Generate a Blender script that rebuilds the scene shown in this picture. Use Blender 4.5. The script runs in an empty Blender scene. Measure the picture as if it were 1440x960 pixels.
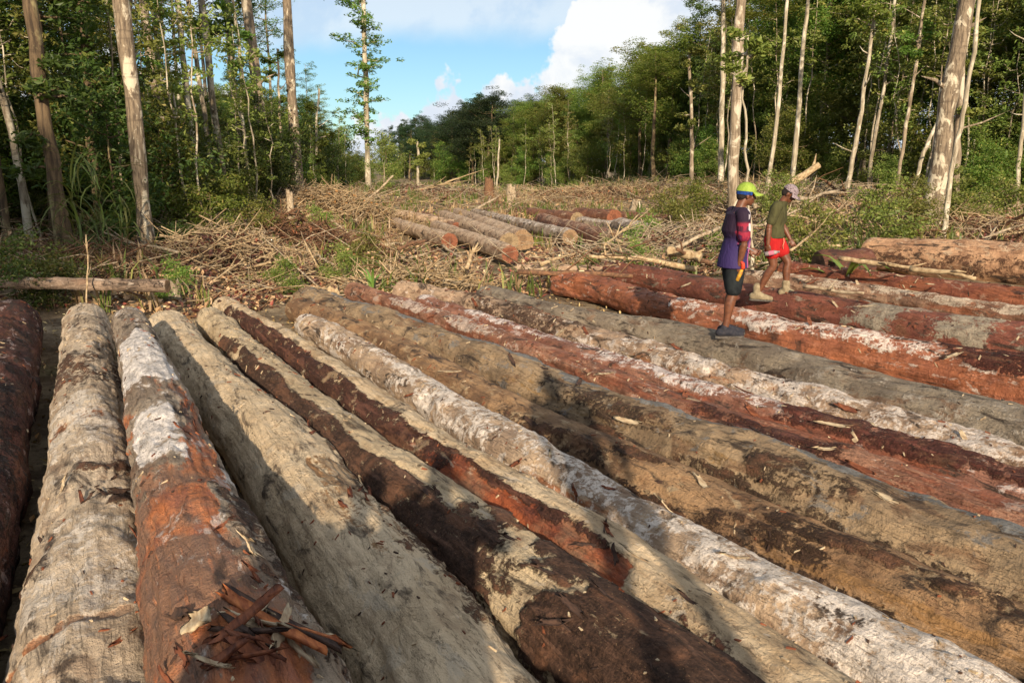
import bpy, math, random
import numpy as np
from mathutils import Vector, Matrix, Quaternion

R = math.radians
scene = bpy.context.scene
col = scene.collection

# ------------------------------------------------------------------ camera
CAM_H = 2.3
PITCH = math.atan(233 / 1100)
FPX = 1100.0
cam_d = bpy.data.cameras.new("camera")
cam_d.sensor_width = 36.0
cam_d.lens = 36.0 * FPX / 1440.0
cam_d.clip_end = 3000
cam_d.clip_start = 0.02
cam = bpy.data.objects.new("camera", cam_d)
cam.location = (0, 0, CAM_H)
cam.rotation_euler = (math.pi / 2 - PITCH, 0, 0)
col.objects.link(cam)
scene.camera = cam

# ------------------------------------------------------------------ exposure
scene.view_settings.view_transform = 'Standard'
scene.view_settings.look = 'None'
scene.view_settings.exposure = 0.70
scene.view_settings.gamma = 1.0
scene.render.film_transparent = False

# ------------------------------------------------------------------ sun and sky
SUN_EL = R(19.5)
SHADOW_AZ = R(-5.0)                       # where shadows point, from +Y towards +X
sun_dir = Vector((math.sin(SHADOW_AZ) * math.cos(SUN_EL), math.cos(SHADOW_AZ) * math.cos(SUN_EL), -math.sin(SUN_EL)))
sd = bpy.data.lights.new("sun", 'SUN')
sd.energy = 5.0
sd.angle = R(0.6)
sd.color = (1.0, 0.84, 0.63)
sun = bpy.data.objects.new("sun", sd)
sun.rotation_euler = sun_dir.to_track_quat('-Z', 'Y').to_euler()
sun.location = (0, -20, 30)
col.objects.link(sun)


class NT:
    """small node-tree helper"""
    def __init__(self, tree):
        self.t = tree
        tree.nodes.clear()

    def n(self, typ, **kw):
        nd = self.t.nodes.new(typ)
        ins = kw.pop('i', {})
        for k, v in kw.items():
            setattr(nd, k, v)
        for k, v in ins.items():
            if hasattr(v, 'is_output') or hasattr(v, 'links'):
                self.t.links.new(v, nd.inputs[k])
            else:
                nd.inputs[k].default_value = v
        return nd

    def link(self, a, b):
        self.t.links.new(a, b)

    def math(self, op, a, b=None, c=None, clamp=False):
        nd = self.t.nodes.new('ShaderNodeMath')
        nd.operation = op
        nd.use_clamp = clamp
        for k, v in enumerate((a, b, c)):
            if v is None:
                continue
            if hasattr(v, 'is_output'):
                self.t.links.new(v, nd.inputs[k])
            else:
                nd.inputs[k].default_value = v
        return nd.outputs[0]

    def sstep(self, v, a, b, lo=0.0, hi=1.0):
        nd = self.t.nodes.new('ShaderNodeMapRange')
        nd.interpolation_type = 'SMOOTHSTEP'
        self.t.links.new(v, nd.inputs[0])
        nd.inputs[1].default_value = a
        nd.inputs[2].default_value = b
        nd.inputs[3].default_value = lo
        nd.inputs[4].default_value = hi
        return nd.outputs[0]

    def mix(self, f, a, b, mode='MIX'):
        nd = self.t.nodes.new('ShaderNodeMix')
        nd.data_type = 'RGBA'
        nd.blend_type = mode
        nd.clamp_factor = True
        for k, v in ((0, f), (6, a), (7, b)):
            if hasattr(v, 'is_output'):
                self.t.links.new(v, nd.inputs[k])
            elif k == 0:
                nd.inputs[0].default_value = v
            else:
                nd.inputs[k].default_value = (v[0], v[1], v[2], 1)
        return nd.outputs[2]

    def noise(self, vec, scale, detail=4, rough=0.55, dist=0.0, color=False):
        nd = self.t.nodes.new('ShaderNodeTexNoise')
        self.t.links.new(vec, nd.inputs['Vector'])
        nd.inputs['Scale'].default_value = scale
        nd.inputs['Detail'].default_value = detail
        nd.inputs['Roughness'].default_value = rough
        nd.inputs['Distortion'].default_value = dist
        return nd.outputs[1 if color else 0]

    def vscale(self, vec, s, off=(0, 0, 0)):
        nd = self.t.nodes.new('ShaderNodeMapping')
        self.t.links.new(vec, nd.inputs[0])
        nd.inputs[1].default_value = off
        nd.inputs[3].default_value = s
        return nd.outputs[0]


def srgb(r, g, b):
    f = lambda c: (c / 255 / 12.92) if c / 255 <= 0.04045 else ((c / 255 + 0.055) / 1.055) ** 2.4
    return (f(r), f(g), f(b))


world = bpy.data.worlds.new("World")
scene.world = world
world.use_nodes = True
w = NT(world.node_tree)
tc = w.n('ShaderNodeTexCoord')
gen = tc.outputs['Generated']
sky = w.n('ShaderNodeTexSky', sky_type='NISHITA')
sky.sun_disc = False
sky.sun_elevation = SUN_EL
sky.sun_rotation = R(180) - SHADOW_AZ * -1 if False else math.atan2(-sun_dir.x, -sun_dir.y)
sky.altitude = 0
sky.air_density = 1.0
sky.dust_density = 0.6
sky.ozone_density = 1.5
sep = w.n('ShaderNodeSeparateXYZ', i={0: gen})
dx, dy, dz = sep.outputs
el = w.math('MAXIMUM', dz, 0.0)
# high sheet of cloud: planar projection so that it recedes towards the horizon
den = w.math('ADD', el, 0.12)
cx = w.math('DIVIDE', dx, den)
cy = w.math('DIVIDE', dy, den)
cvec = w.n('ShaderNodeCombineXYZ', i={0: cx, 1: cy, 2: 0.3}).outputs[0]
sheet_n = w.noise(cvec, 0.55, 5, 0.55, 0.3)
warp = w.noise(gen, 3.0, 5, 0.6)
el_w = w.math('ADD', el, w.math('MULTIPLY', w.math('SUBTRACT', warp, 0.5), 0.09))
sheet = w.sstep(el_w, 0.140, 0.175)
sheet = w.math('MULTIPLY', sheet, w.sstep(sheet_n, 0.15, 0.5, 0.65, 1.0))
# big bank of cumulus to the right of the gap
puff = w.noise(gen, 11.0, 6, 0.6)
puff2 = w.noise(gen, 4.5, 6, 0.58)
bx = w.math('ADD', dx, w.math('MULTIPLY', w.math('SUBTRACT', puff2, 0.5), 0.20))
bx = w.math('ADD', bx, w.math('MULTIPLY', w.math('SUBTRACT', puff, 0.5), 0.10))
bx = w.math('ADD', bx, w.math('MULTIPLY', w.math('SUBTRACT', 0.10, el), 0.55))
bank = w.sstep(bx, 0.018, 0.030)
# low cumulus near the horizon
lowv = w.math('SUBTRACT', w.math('MULTIPLY', puff2, 0.36), el)
low = w.sstep(lowv, 0.070, 0.079)
cl = w.math('MAXIMUM', w.math('MAXIMUM', sheet, bank), low)
shade = w.sstep(w.noise(gen, 9.0, 6, 0.62, 0.4), 0.40, 0.60)
solid = w.math('MAXIMUM', w.math('MULTIPLY', bank, 0.95), low)
c_col = w.mix(shade, (9.4, 10.3, 11.6), (12.6, 12.6, 12.4))
# the high veil is thin: some blue comes through
veil = w.math('MULTIPLY', sheet, 0.55)
alpha = w.math('MAXIMUM', veil, solid)
skycol = w.mix(1.0, sky.outputs[0], (1.15, 1.45, 1.62), 'MULTIPLY')
mixed = w.mix(alpha, skycol, c_col)
bg = w.n('ShaderNodeBackground', i={0: mixed, 1: 0.050})
out = w.n('ShaderNodeOutputWorld', i={0: bg.outputs[0]})


# ------------------------------------------------------------------ projection helpers
def ray(px, py):
    x = (px - 720) / FPX
    y = (480 - py) / FPX
    return Vector((x, math.cos(PITCH) + y * math.sin(PITCH), -math.sin(PITCH) + y * math.cos(PITCH)))


def at_z(px, py, z):
    d = ray(px, py)
    t = (z - CAM_H) / d.z
    return Vector((d.x * t, d.y * t, z))


def at_d(px, py, dist):
    d = ray(px, py)
    t = dist / d.y
    return Vector((d.x * t, dist, CAM_H + d.z * t))


def proj(P):
    """numpy (n,3) -> pixel"""
    v = P - np.array([0, 0, CAM_H])
    c, s = math.cos(PITCH), math.sin(PITCH)
    f = v[:, 1] * c - v[:, 2] * s
    u = v[:, 1] * s + v[:, 2] * c
    return 720 + FPX * v[:, 0] / f, 480 - FPX * u / f


# ------------------------------------------------------------------ numpy noise
def _hash(ix, iy, iz, seed):
    h = (ix * 374761393 + iy * 668265263 + iz * 2147483647 + seed * 1274126177) & 0xFFFFFFFF
    h = ((h ^ (h >> 13)) * 1274126177) & 0xFFFFFFFF
    h = ((h ^ (h >> 16)) * 2246822519) & 0xFFFFFFFF
    return ((h ^ (h >> 15)) & 0xFFFFFF) / float(0xFFFFFF)


def vnoise(p, seed=0):
    p = np.asarray(p, dtype=np.float64)
    i = np.floor(p).astype(np.int64)
    f = p - i
    u = f * f * (3 - 2 * f)
    r = 0
    for a in (0, 1):
        wa = u[..., 0] if a else 1 - u[..., 0]
        for b in (0, 1):
            wb = u[..., 1] if b else 1 - u[..., 1]
            for c in (0, 1):
                wc = u[..., 2] if c else 1 - u[..., 2]
                r = r + wa * wb * wc * _hash(i[..., 0] + a, i[..., 1] + b, i[..., 2] + c, seed)
    return r


def fbm(p, octv=4, seed=0, rough=0.5):
    a, s, t = 1.0, 0.0, 0.0
    p = np.asarray(p, dtype=np.float64)
    for k in range(octv):
        s = s + a * vnoise(p, seed + k * 17)
        t += a
        a *= rough
        p = p * 2.03 + 5.3
    return s / t


def sst(a, b, x):
    t = np.clip((x - a) / (b - a), 0, 1)
    return t * t * (3 - 2 * t)


# ------------------------------------------------------------------ mesh helpers
def fast_mesh(name, V, F, smooth=True):
    """V (n,3) ; F (m,k) array of same-size faces, or list of such arrays"""
    me = bpy.data.meshes.new(name)
    V = np.ascontiguousarray(V, dtype=np.float32)
    Fs = F if isinstance(F, list) else [F]
    Fs = [np.asarray(f, dtype=np.int32) for f in Fs if len(f)]
    me.vertices.add(len(V))
    me.vertices.foreach_set('co', V.ravel())
    loops = np.concatenate([f.ravel() for f in Fs])
    tot = np.concatenate([np.full(len(f), f.shape[1], dtype=np.int32) for f in Fs])
    start = np.concatenate([[0], np.cumsum(tot)[:-1]]).astype(np.int32)
    me.loops.add(len(loops))
    me.loops.foreach_set('vertex_index', loops)
    me.polygons.add(len(tot))
    me.polygons.foreach_set('loop_start', start)
    me.polygons.foreach_set('loop_total', tot)
    me.polygons.foreach_set('use_smooth', np.full(len(tot), smooth, dtype=bool))
    me.update(calc_edges=True)
    return me


def ob(name, me, mat=None, parent=None, loc=None):
    o = bpy.data.objects.new(name, me)
    col.objects.link(o)
    if mat is not None and me is not None and len(me.materials) == 0:
        me.materials.append(mat)
    if parent is not None:
        o.parent = parent
    if loc is not None:
        o.location = loc
    return o


def tag(o, label=None, cat=None, group=None, kind=None):
    if label: o['label'] = label
    if cat: o['category'] = cat
    if group: o['group'] = group
    if kind: o['kind'] = kind
    return o


def copy_tree(o, parent=None):
    c = o.copy()
    col.objects.link(c)
    if parent is not None:
        c.parent = parent
    for ch in [x for x in KIDS.get(o.name, [])]:
        copy_tree(ch, c)
    return c


KIDS = {}


def kid(o, parent):
    o.parent = parent
    KIDS.setdefault(parent.name, []).append(o)
    return o


class MB:
    """accumulates shapes into one mesh"""
    def __init__(s):
        s.V = []; s.Q = []; s.T = []; s.n = 0

    def add(s, V, Q=None, T=None):
        V = np.asarray(V, dtype=np.float64)
        if Q is not None and len(Q): s.Q.append(np.asarray(Q, dtype=np.int64) + s.n)
        if T is not None and len(T): s.T.append(np.asarray(T, dtype=np.int64) + s.n)
        s.V.append(V); s.n += len(V)

    def mesh(s, name, smooth=True):
        F = []
        if s.Q: F.append(np.concatenate(s.Q))
        if s.T: F.append(np.concatenate(s.T))
        return fast_mesh(name, np.concatenate(s.V), F, smooth)

    def tube(s, pts, rad, sides=8, cap=True, squash=1.0, up=None):
        """swept tube with a ring per point"""
        P = np.asarray([tuple(p) for p in pts], dtype=np.float64)
        n = len(P)
        rad = np.broadcast_to(np.asarray(rad, dtype=np.float64), (n,))
        T = np.gradient(P, axis=0)
        T /= np.linalg.norm(T, axis=1)[:, None] + 1e-12
        ref = np.array(up if up is not None else ((0, 0, 1) if abs(T[0, 2]) < 0.8 else (0, 1, 0)), dtype=np.float64)
        A = np.cross(T, ref); A /= np.linalg.norm(A, axis=1)[:, None] + 1e-12
        B = np.cross(T, A)
        a = np.arange(sides) / sides * 2 * math.pi
        V = P[:, None, :] + rad[:, None, None] * (A[:, None, :] * np.cos(a)[None, :, None] + squash * B[:, None, :] * np.sin(a)[None, :, None])
        V = V.reshape(-1, 3)
        i = np.arange(n - 1)[:, None] * sides
        k = np.arange(sides)[None, :]
        k2 = (k + 1) % sides
        Q = np.stack([i + k, i + k2, i + sides + k2, i + sides + k], -1).reshape(-1, 4)
        Tn = None
        if cap:
            V = np.concatenate([V, P[:1], P[-1:]])
            c0, c1 = n * sides, n * sides + 1
            kk = np.arange(sides)
            T0 = np.stack([np.full(sides, c0), (kk + 1) % sides, kk], -1)
            o_ = (n - 1) * sides
            T1 = np.stack([np.full(sides, c1), o_ + kk, o_ + (kk + 1) % sides], -1)
            Tn = np.concatenate([T0, T1])
        s.add(V, Q, Tn)

    def ellipsoid(s, c, r, seg=16, rings=10, rot=None):
        th = np.linspace(0, math.pi, rings + 1)[1:-1]
        ph = np.arange(seg) / seg * 2 * math.pi
        V = np.stack([np.sin(th)[:, None] * np.cos(ph), np.sin(th)[:, None] * np.sin(ph), np.cos(th)[:, None] * np.ones(seg)], -1).reshape(-1, 3)
        V = np.concatenate([V, [[0, 0, 1], [0, 0, -1]]]) * np.asarray(r)
        if rot is not None:
            V = V @ np.asarray(rot).T
        V = V + np.asarray(tuple(c))
        m = rings - 1
        i = np.arange(m - 1)[:, None] * seg
        k = np.arange(seg)[None, :]; k2 = (k + 1) % seg
        Q = np.stack([i + k, i + seg + k, i + seg + k2, i + k2], -1).reshape(-1, 4)
        kk = np.arange(seg)
        T = np.concatenate([np.stack([np.full(seg, m * seg), kk, (kk + 1) % seg], -1),
                            np.stack([np.full(seg, m * seg + 1), (m - 1) * seg + (kk + 1) % seg, (m - 1) * seg + kk], -1)])
        s.add(V, Q, T)


# ------------------------------------------------------------------ materials
def new_mat(name):
    m = bpy.data.materials.new(name)
    m.use_nodes = True
    return m, NT(m.node_tree)


def finish(m, t, color, rough=0.8, bump=None, bstr=0.5, bdist=0.02, spec=0.3, **extra):
    p = t.n('ShaderNodeBsdfPrincipled')
    if hasattr(color, 'is_output'): t.link(color, p.inputs['Base Color'])
    else: p.inputs['Base Color'].default_value = (*color, 1)
    if hasattr(rough, 'is_output'): t.link(rough, p.inputs['Roughness'])
    else: p.inputs['Roughness'].default_value = rough
    p.inputs['Specular IOR Level'].default_value = spec
    for k, v in extra.items():
        p.inputs[k.replace('_', ' ')].default_value = v
    if bump is not None:
        b = t.n('ShaderNodeBump', i={'Strength': bstr, 'Distance': bdist})
        t.link(bump, b.inputs['Height'])
        t.link(b.outputs[0], p.inputs['Normal'])
    t.n('ShaderNodeOutputMaterial', i={0: p.outputs[0]})
    return p


def simple_mat(name, c1, c2, scale=8, rough=0.8, bump=0.3, stretch=(1, 1, 1), bdist=0.01):
    m, t = new_mat(name)
    o = t.n('ShaderNodeTexCoord').outputs['Object']
    v = t.vscale(o, stretch)
    nz = t.noise(v, scale, 5, 0.6)
    c = t.mix(t.sstep(nz, 0.3, 0.7), c1, c2)
    finish(m, t, c, rough, nz, bump, bdist)
    return m


def leaf_mat(name, dark, light, tip=None, trans=0.35):
    m, t = new_mat(name)
    g = t.n('ShaderNodeNewGeometry')
    oi = t.n('ShaderNodeObjectInfo')
    o = t.n('ShaderNodeTexCoord').outputs['Object']
    rnd = g.outputs['Random Per Island']
    cl = t.noise(o, 0.55, 3, 0.6)
    f = t.math('ADD', t.math('MULTIPLY', rnd, 0.6), t.math('MULTIPLY', t.sstep(cl, 0.3, 0.7), 0.5), clamp=True)
    c = t.mix(f, dark, light)
    if tip:
        c = t.mix(t.sstep(rnd, 0.90, 0.97), c, tip)
    hue = t.n('ShaderNodeHueSaturation', i={'Color': c})
    t.link(t.math('ADD', t.math('MULTIPLY', oi.outputs['Random'], 0.075), 0.455), hue.inputs['Hue'])
    t.link(t.math('ADD', t.math('MULTIPLY', oi.outputs['Random'], 0.6), 0.7), hue.inputs['Value'])
    hc = hue.outputs[0]
    d = t.n('ShaderNodeBsdfPrincipled', i={'Roughness': 0.5, 'Specular IOR Level': 0.35})
    t.link(hc, d.inputs['Base Color'])
    tr = t.n('ShaderNodeBsdfTranslucent')
    t.link(t.mix(1.0, hc, (1.25, 1.3, 0.55), 'MULTIPLY'), tr.inputs[0])
    mx = t.n('ShaderNodeMixShader', i={0: trans})
    t.link(d.outputs[0], mx.inputs[1]); t.link(tr.outputs[0], mx.inputs[2])
    t.n('ShaderNodeOutputMaterial', i={0: mx.outputs[0]})
    return m


def trunk_mat(name, c1, c2, c3, scale=1.0):
    """vertical bark: c1 base, c2 darker streaks, c3 pale lichen blotches"""
    m, t = new_mat(name)
    o = t.n('ShaderNodeTexCoord').outputs['Object']
    oi = t.n('ShaderNodeObjectInfo').outputs['Random']
    off = t.n('ShaderNodeVectorMath', operation='ADD')
    t.link(o, off.inputs[0])
    t.link(t.n('ShaderNodeCombineXYZ', i={0: t.math('MULTIPLY', oi, 37.0), 2: t.math('MULTIPLY', oi, 91.0)}).outputs[0], off.inputs[1])
    o = off.outputs[0]
    st = t.noise(t.vscale(o, (1, 1, 0.12)), 14 * scale, 5, 0.65)
    bl = t.noise(t.vscale(o, (1, 1, 0.5)), 2.2 * scale, 5, 0.65, 0.6)
    rg = t.noise(t.vscale(o, (0.3, 0.3, 2.0)), 3.0 * scale, 4, 0.6)
    c = t.mix(t.sstep(st, 0.35, 0.62), c2, c1)
    c = t.mix(t.sstep(bl, 0.52, 0.60), c, c3)
    c = t.mix(t.sstep(rg, 0.56, 0.70, 0, 0.65), c, c2)
    h = t.math('ADD', st, t.math('MULTIPLY', bl, 0.6))
    finish(m, t, c, 0.88, h, 0.7, 0.03)
    return m


# ------------------------------------------------------------------ LOG material: colours come from masks stored on the mesh
def log_mat(name, base, base2, dark, strip, white, seed=0.0, strip2=None, grain=1.0, stain=1.0, ssat=.74):
    """masks.R = dark bark, G = stripped red wood, B = pale lichen / inner bark (painted sky light on the grey topped log), A unused"""
    def calm(c, k=1.04, s=.84):
        g_ = c[0] * .35 + c[1] * .5 + c[2] * .15
        return tuple((g_ + (x - g_) * s) * k * w_ for x, w_ in zip(c, (1.03, .975, .99)))
    base, base2, dark, white = calm(base), calm(base2), calm(dark, 1.0), calm(white, .93, .9)
    strip = calm(strip, .94, ssat)
    strip = (strip[0], strip[1] * 1.17, strip[2] * .90)
    strip2 = calm(strip2, .85, .8) if strip2 else None
    m, t = new_mat(name)
    o = t.n('ShaderNodeTexCoord').outputs['Object']
    at = t.n('ShaderNodeAttribute', attribute_name='masks')
    sp = t.n('ShaderNodeSeparateColor', i={0: at.outputs['Color']})
    mr, mg, mb = sp.outputs
    v = t.vscale(o, (1, 1, 1), (seed, seed * 1.7, 0))
    vl = t.vscale(o, (0.16, 1, 1), (seed, 0, seed))      # stretched along the log (x)
    vr = t.vscale(o, (1.6, 0.5, 0.5), (seed, 2.0, seed)) # ringed across the log
    fine = t.noise(v, 38, 6, 0.68)
    mid = t.noise(v, 9, 6, 0.66, 0.5)
    grn = t.noise(vl, 42 * grain, 6, 0.7)
    grn2 = t.noise(vl, 12, 5, 0.65, 0.6)
    big = t.noise(v, 2.0, 5, 0.62, 0.4)
    ring = t.noise(vr, 5.0, 4, 0.6, 0.8)
    jit = t.math('ADD', t.math('MULTIPLY', t.math('SUBTRACT', mid, 0.5), 1.25), t.math('MULTIPLY', t.math('SUBTRACT', fine, 0.5), 1.0))
    jl = t.math('ADD', t.math('MULTIPLY', t.math('SUBTRACT', grn2, 0.5), 1.3), t.math('MULTIPLY', t.math('SUBTRACT', fine, 0.5), 0.8))
    # base wood / grey bark
    c = t.mix(t.sstep(big, 0.36, 0.64), base, base2)
    c = t.mix(t.sstep(grn, 0.42, 0.30, 0, 0.6), c, tuple(x * 0.45 for x in base2))
    c = t.mix(t.sstep(mid, 0.60, 0.72, 0, 0.55), c, tuple(min(1, x * 1.45) for x in base))
    c = t.mix(t.sstep(ring, 0.60, 0.68, 0, 0.5), c, tuple(x * 0.6 for x in base))
    # little dark pits and scars
    pit = t.noise(t.vscale(o, (0.55, 1, 1), (seed, seed, seed)), 21, 5, 0.6, 0.9)
    c = t.mix(t.sstep(pit, 0.66, 0.70, 0, 0.85), c, tuple(x * 0.22 for x in base2))
    pn = t.noise(t.vscale(o, (.7, 1, 1), (seed, 5, 1)), 55, 4, .6)
    c = t.mix(t.sstep(pn, .64, .70, 0, .6), c, tuple(x * 0.3 for x in base2))
    # dry cracks along the grain
    crk = t.noise(t.vscale(o, (0.10, 1, 1), (seed * 2, 0, 0)), 8, 6, 0.72, 1.2)
    ck = t.math('ABSOLUTE', t.math('SUBTRACT', crk, 0.5))
    ckm = t.sstep(ck, 0.006, 0.001, 0, 0.6)
    c = t.mix(ckm, c, tuple(x * 0.25 for x in base2))
    # rusty stains, grey weathering, mud
    st1 = t.noise(t.vscale(o, (.45, 1, 1), (seed * 3, 1, 0)), 4.2, 6, .66, .8)
    c = t.mix(t.sstep(st1, .54, .64, 0, .62 * stain), c, (.185 * .8, .088 * .8, .045 * .8))
    st2 = t.noise(t.vscale(o, (.35, 1, 1), (7, seed * 2, 4)), 5.5, 6, .68, .8)
    c = t.mix(t.sstep(st2, .53, .62, 0, .78 * stain), c, (.048, .036, .028))
    st3 = t.noise(t.vscale(o, (.5, 1, 1), (3, 9, seed * 2)), 6.5, 6, .7, .5)
    c = t.mix(t.sstep(st3, .56, .64, 0, .5), c, tuple(min(1, x * 1.1) for x in white))
    # stripped wood
    s2 = strip2 or tuple(x * 0.45 for x in strip)
    sc = t.mix(t.sstep(grn2, 0.35, 0.65), s2, strip)
    sc = t.mix(t.sstep(big, 0.46, 0.60, 0, 0.7 if ssat < .9 else .35), sc, tuple(x * .85 for x in base2))
    sc = t.mix(t.sstep(grn, 0.55, 0.68, 0, 0.5), sc, tuple(min(1, x * 1.5 + 0.02) for x in strip))
    sc = t.mix(t.sstep(mid, 0.40, 0.30, 0, 0.6), sc, tuple(x * 0.35 for x in s2))
    fs = t.sstep(t.math('ADD', mg, jl), 0.40, 0.60)
    c = t.mix(fs, c, sc)
    # pale
    c = t.mix(t.sstep(st2, .57, .66, 0, .75), c, (.040, .026, .020))
    c = t.mix(t.sstep(st3, .58, .64, 0, .55), c, tuple(x * .75 for x in white))
    wc = t.mix(t.sstep(mid, 0.38, 0.62), tuple(x * 0.62 for x in white), white)
    wc = t.mix(t.sstep(fine, 0.46, 0.36, 0, 0.7), wc, tuple(x * 0.40 for x in base))
    fw = t.sstep(t.math('ADD', mb, jit), 0.42, 0.62)
    c = t.mix(fw, c, wc)
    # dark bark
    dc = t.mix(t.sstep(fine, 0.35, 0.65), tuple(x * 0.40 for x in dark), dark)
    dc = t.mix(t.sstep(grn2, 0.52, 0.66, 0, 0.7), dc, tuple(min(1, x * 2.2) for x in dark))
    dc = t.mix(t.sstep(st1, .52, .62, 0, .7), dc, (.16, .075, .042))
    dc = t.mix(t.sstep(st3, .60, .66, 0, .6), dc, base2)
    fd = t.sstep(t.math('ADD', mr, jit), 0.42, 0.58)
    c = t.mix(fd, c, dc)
    # sawdust / clay dust specks
    dust = t.sstep(t.noise(v, 75, 3, 0.7), 0.64, 0.70, 0, 0.55)
    c = t.mix(dust, c, (0.42, 0.27, 0.14))
    h = t.math('ADD', t.math('MULTIPLY', grn, 0.5), t.math('MULTIPLY', fine, 0.55))
    h = t.math('ADD', h, t.math('MULTIPLY', mid, 0.8))
    h = t.math('SUBTRACT', h, t.math('MULTIPLY', ckm, 0.5))
    h = t.math('ADD', h, t.math('MULTIPLY', fd, 0.45))
    h = t.math('SUBTRACT', h, t.math('MULTIPLY', fs, 0.15))
    rg = t.mix(fs, (0.85,) * 3, (0.6,) * 3)
    finish(m, t, c, rg, h, 1.0, 0.035, 0.2)
    return m


def end_mat(name, c1, c2):
    m, t = new_mat(name)
    o = t.n('ShaderNodeTexCoord').outputs['Object']
    s = t.n('ShaderNodeSeparateXYZ', i={0: o})
    y, z = s.outputs[1], s.outputs[2]
    rr = t.math('SQRT', t.math('ADD', t.math('MULTIPLY', y, y), t.math('MULTIPLY', z, z)))
    nz = t.noise(o, 9, 4, 0.6)
    wv = t.math('SINE', t.math('ADD', t.math('MULTIPLY', rr, 190), t.math('MULTIPLY', nz, 12)))
    c = t.mix(t.sstep(wv, -1, 1, 0.0, 0.55), c1, c2)
    c = t.mix(t.sstep(nz, 0.55, 0.65, 0, 0.6), c, tuple(x * 0.45 for x in c2))
    an_ = t.math('ARCTAN2', y, z)
    av = t.n('ShaderNodeCombineXYZ', i={0: t.math('MULTIPLY', an_, 2.6), 1: t.math('MULTIPLY', rr, 2.0)}).outputs[0]
    ck = t.math('ABSOLUTE', t.math('SUBTRACT', t.noise(av, 2.2, 3, 0.6), 0.5))
    c = t.mix(t.sstep(ck, 0.022, 0.004, 0, 0.85), c, tuple(x * 0.2 for x in c2))
    hz = t.math('ADD', rr, t.math('MULTIPLY', t.noise(o, 5, 3, 0.5), 0.10))
    c = t.mix(t.sstep(hz, 0.19, 0.15, 0, 0.55), c, tuple(x * 0.55 for x in c2))
    c = t.mix(t.sstep(t.noise(o, 30, 4, 0.7), 0.5, 0.62, 0, 0.6), c, tuple(x * 0.6 for x in c1))
    finish(m, t, c, 0.85, nz, 0.4, 0.01)
    return m


# ------------------------------------------------------------------ terrain
def terrain(x, y):
    x = np.asarray(x, dtype=np.float64); y = np.asarray(y, dtype=np.float64)
    h = 1.05 * sst(20, 42, y) * sst(5, 13, x)
    h = h + 0.35 * sst(30, 60, y)
    h = h + 0.35 * sst(9, 15, y) * sst(-4.5, -8, x)
    P = np.stack([x * 0.35, y * 0.35, x * 0], -1)
    amp = 0.28 * sst(11, 18, np.hypot(x, y))
    h = h + amp * (fbm(P, 4, 3) - 0.5) * 1.6
    # old mounds of slash
    P2 = np.stack([x * 0.11, y * 0.11, x * 0 + 4], -1)
    h = h + 1.3 * np.clip(fbm(P2, 3, 9) - 0.52, 0, 1) * sst(15, 26, np.hypot(x, y)) * sst(170, 90, y)
    h = h + 0.05 * (fbm(np.stack([x * 2.2, y * 2.2, x * 0], -1), 3, 5) - 0.5)
    # trampled ground under the middle pile
    pm = sst(1.0, .45, np.hypot((x - 0.5) / 9.0, (y - 27) / 13.0))
    h = h * (1 - pm) - .14 * pm
    # hills behind the forest edge
    h = h + 7 * sst(150, 400, y) + 5 * sst(70, 170, x) * sst(-20, 60, y)
    h = h + 6 * sst(300, 900, np.hypot(x, y))
    return h


def th(x, y):
    return float(terrain(np.array([x]), np.array([y]))[0])


a = np.concatenate([np.arange(-6, 26, 0.14), 26 + np.cumsum(0.16 * 1.035 ** np.arange(200))])
a = a[a < 2600]
pos = np.concatenate([np.arange(0, 16, 0.16), 16 + np.cumsum(0.18 * 1.045 ** np.arange(150))])
pos = pos[pos < 2200]
xs = np.concatenate([-pos[::-1][:-1], pos])
ys = np.concatenate([-6 - np.cumsum(0.5 * 1.2 ** np.arange(34))[::-1], a])
X, Y = np.meshgrid(xs, ys)
Z = terrain(X.ravel(), Y.ravel())
V = np.stack([X.ravel(), Y.ravel(), Z], -1)
nx, ny = len(xs), len(ys)
ii = np.arange(ny - 1)[:, None] * nx + np.arange(nx - 1)[None, :]
F = np.stack([ii, ii + 1, ii + nx + 1, ii + nx], -1).reshape(-1, 4)
m, t = new_mat('forest_floor')
o = t.n('ShaderNodeTexCoord').outputs['Object']
n1 = t.noise(o, 0.35, 5, 0.6, 0.4)
n2 = t.noise(o, 3.0, 6, 0.7, 0.5)
n3 = t.noise(o, 22, 5, 0.7)
c = t.mix(t.sstep(n2, 0.35, 0.65), (0.15, 0.105, 0.065), (0.36, 0.275, 0.175))
c = t.mix(t.sstep(n3, 0.55, 0.68, 0, 0.8), c, (0.40, 0.31, 0.19))
c = t.mix(t.sstep(n3, 0.42, 0.32, 0, 0.8), c, (0.035, 0.020, 0.012))
c = t.mix(t.sstep(n1, 0.52, 0.66, 0, 0.55), c, (0.12, 0.15, 0.045))
n5 = t.noise(o, 0.9, 4, 0.6)
c = t.mix(t.sstep(n5, 0.45, 0.60, 0, 0.7), c, (0.085, 0.055, 0.035))
finish(m, t, c, 0.95, t.math('ADD', n3, n2), 0.9, 0.06, 0.15)
ground = ob('ground', fast_mesh('ground', V, F), m)
tag(ground, kind='structure')

# ------------------------------------------------------------------ LOGS
rng = np.random.default_rng(7)
LOGDIR_N = np.array([math.cos(R(31)), math.sin(R(31))])     # across the row
LOGS = {}


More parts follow.
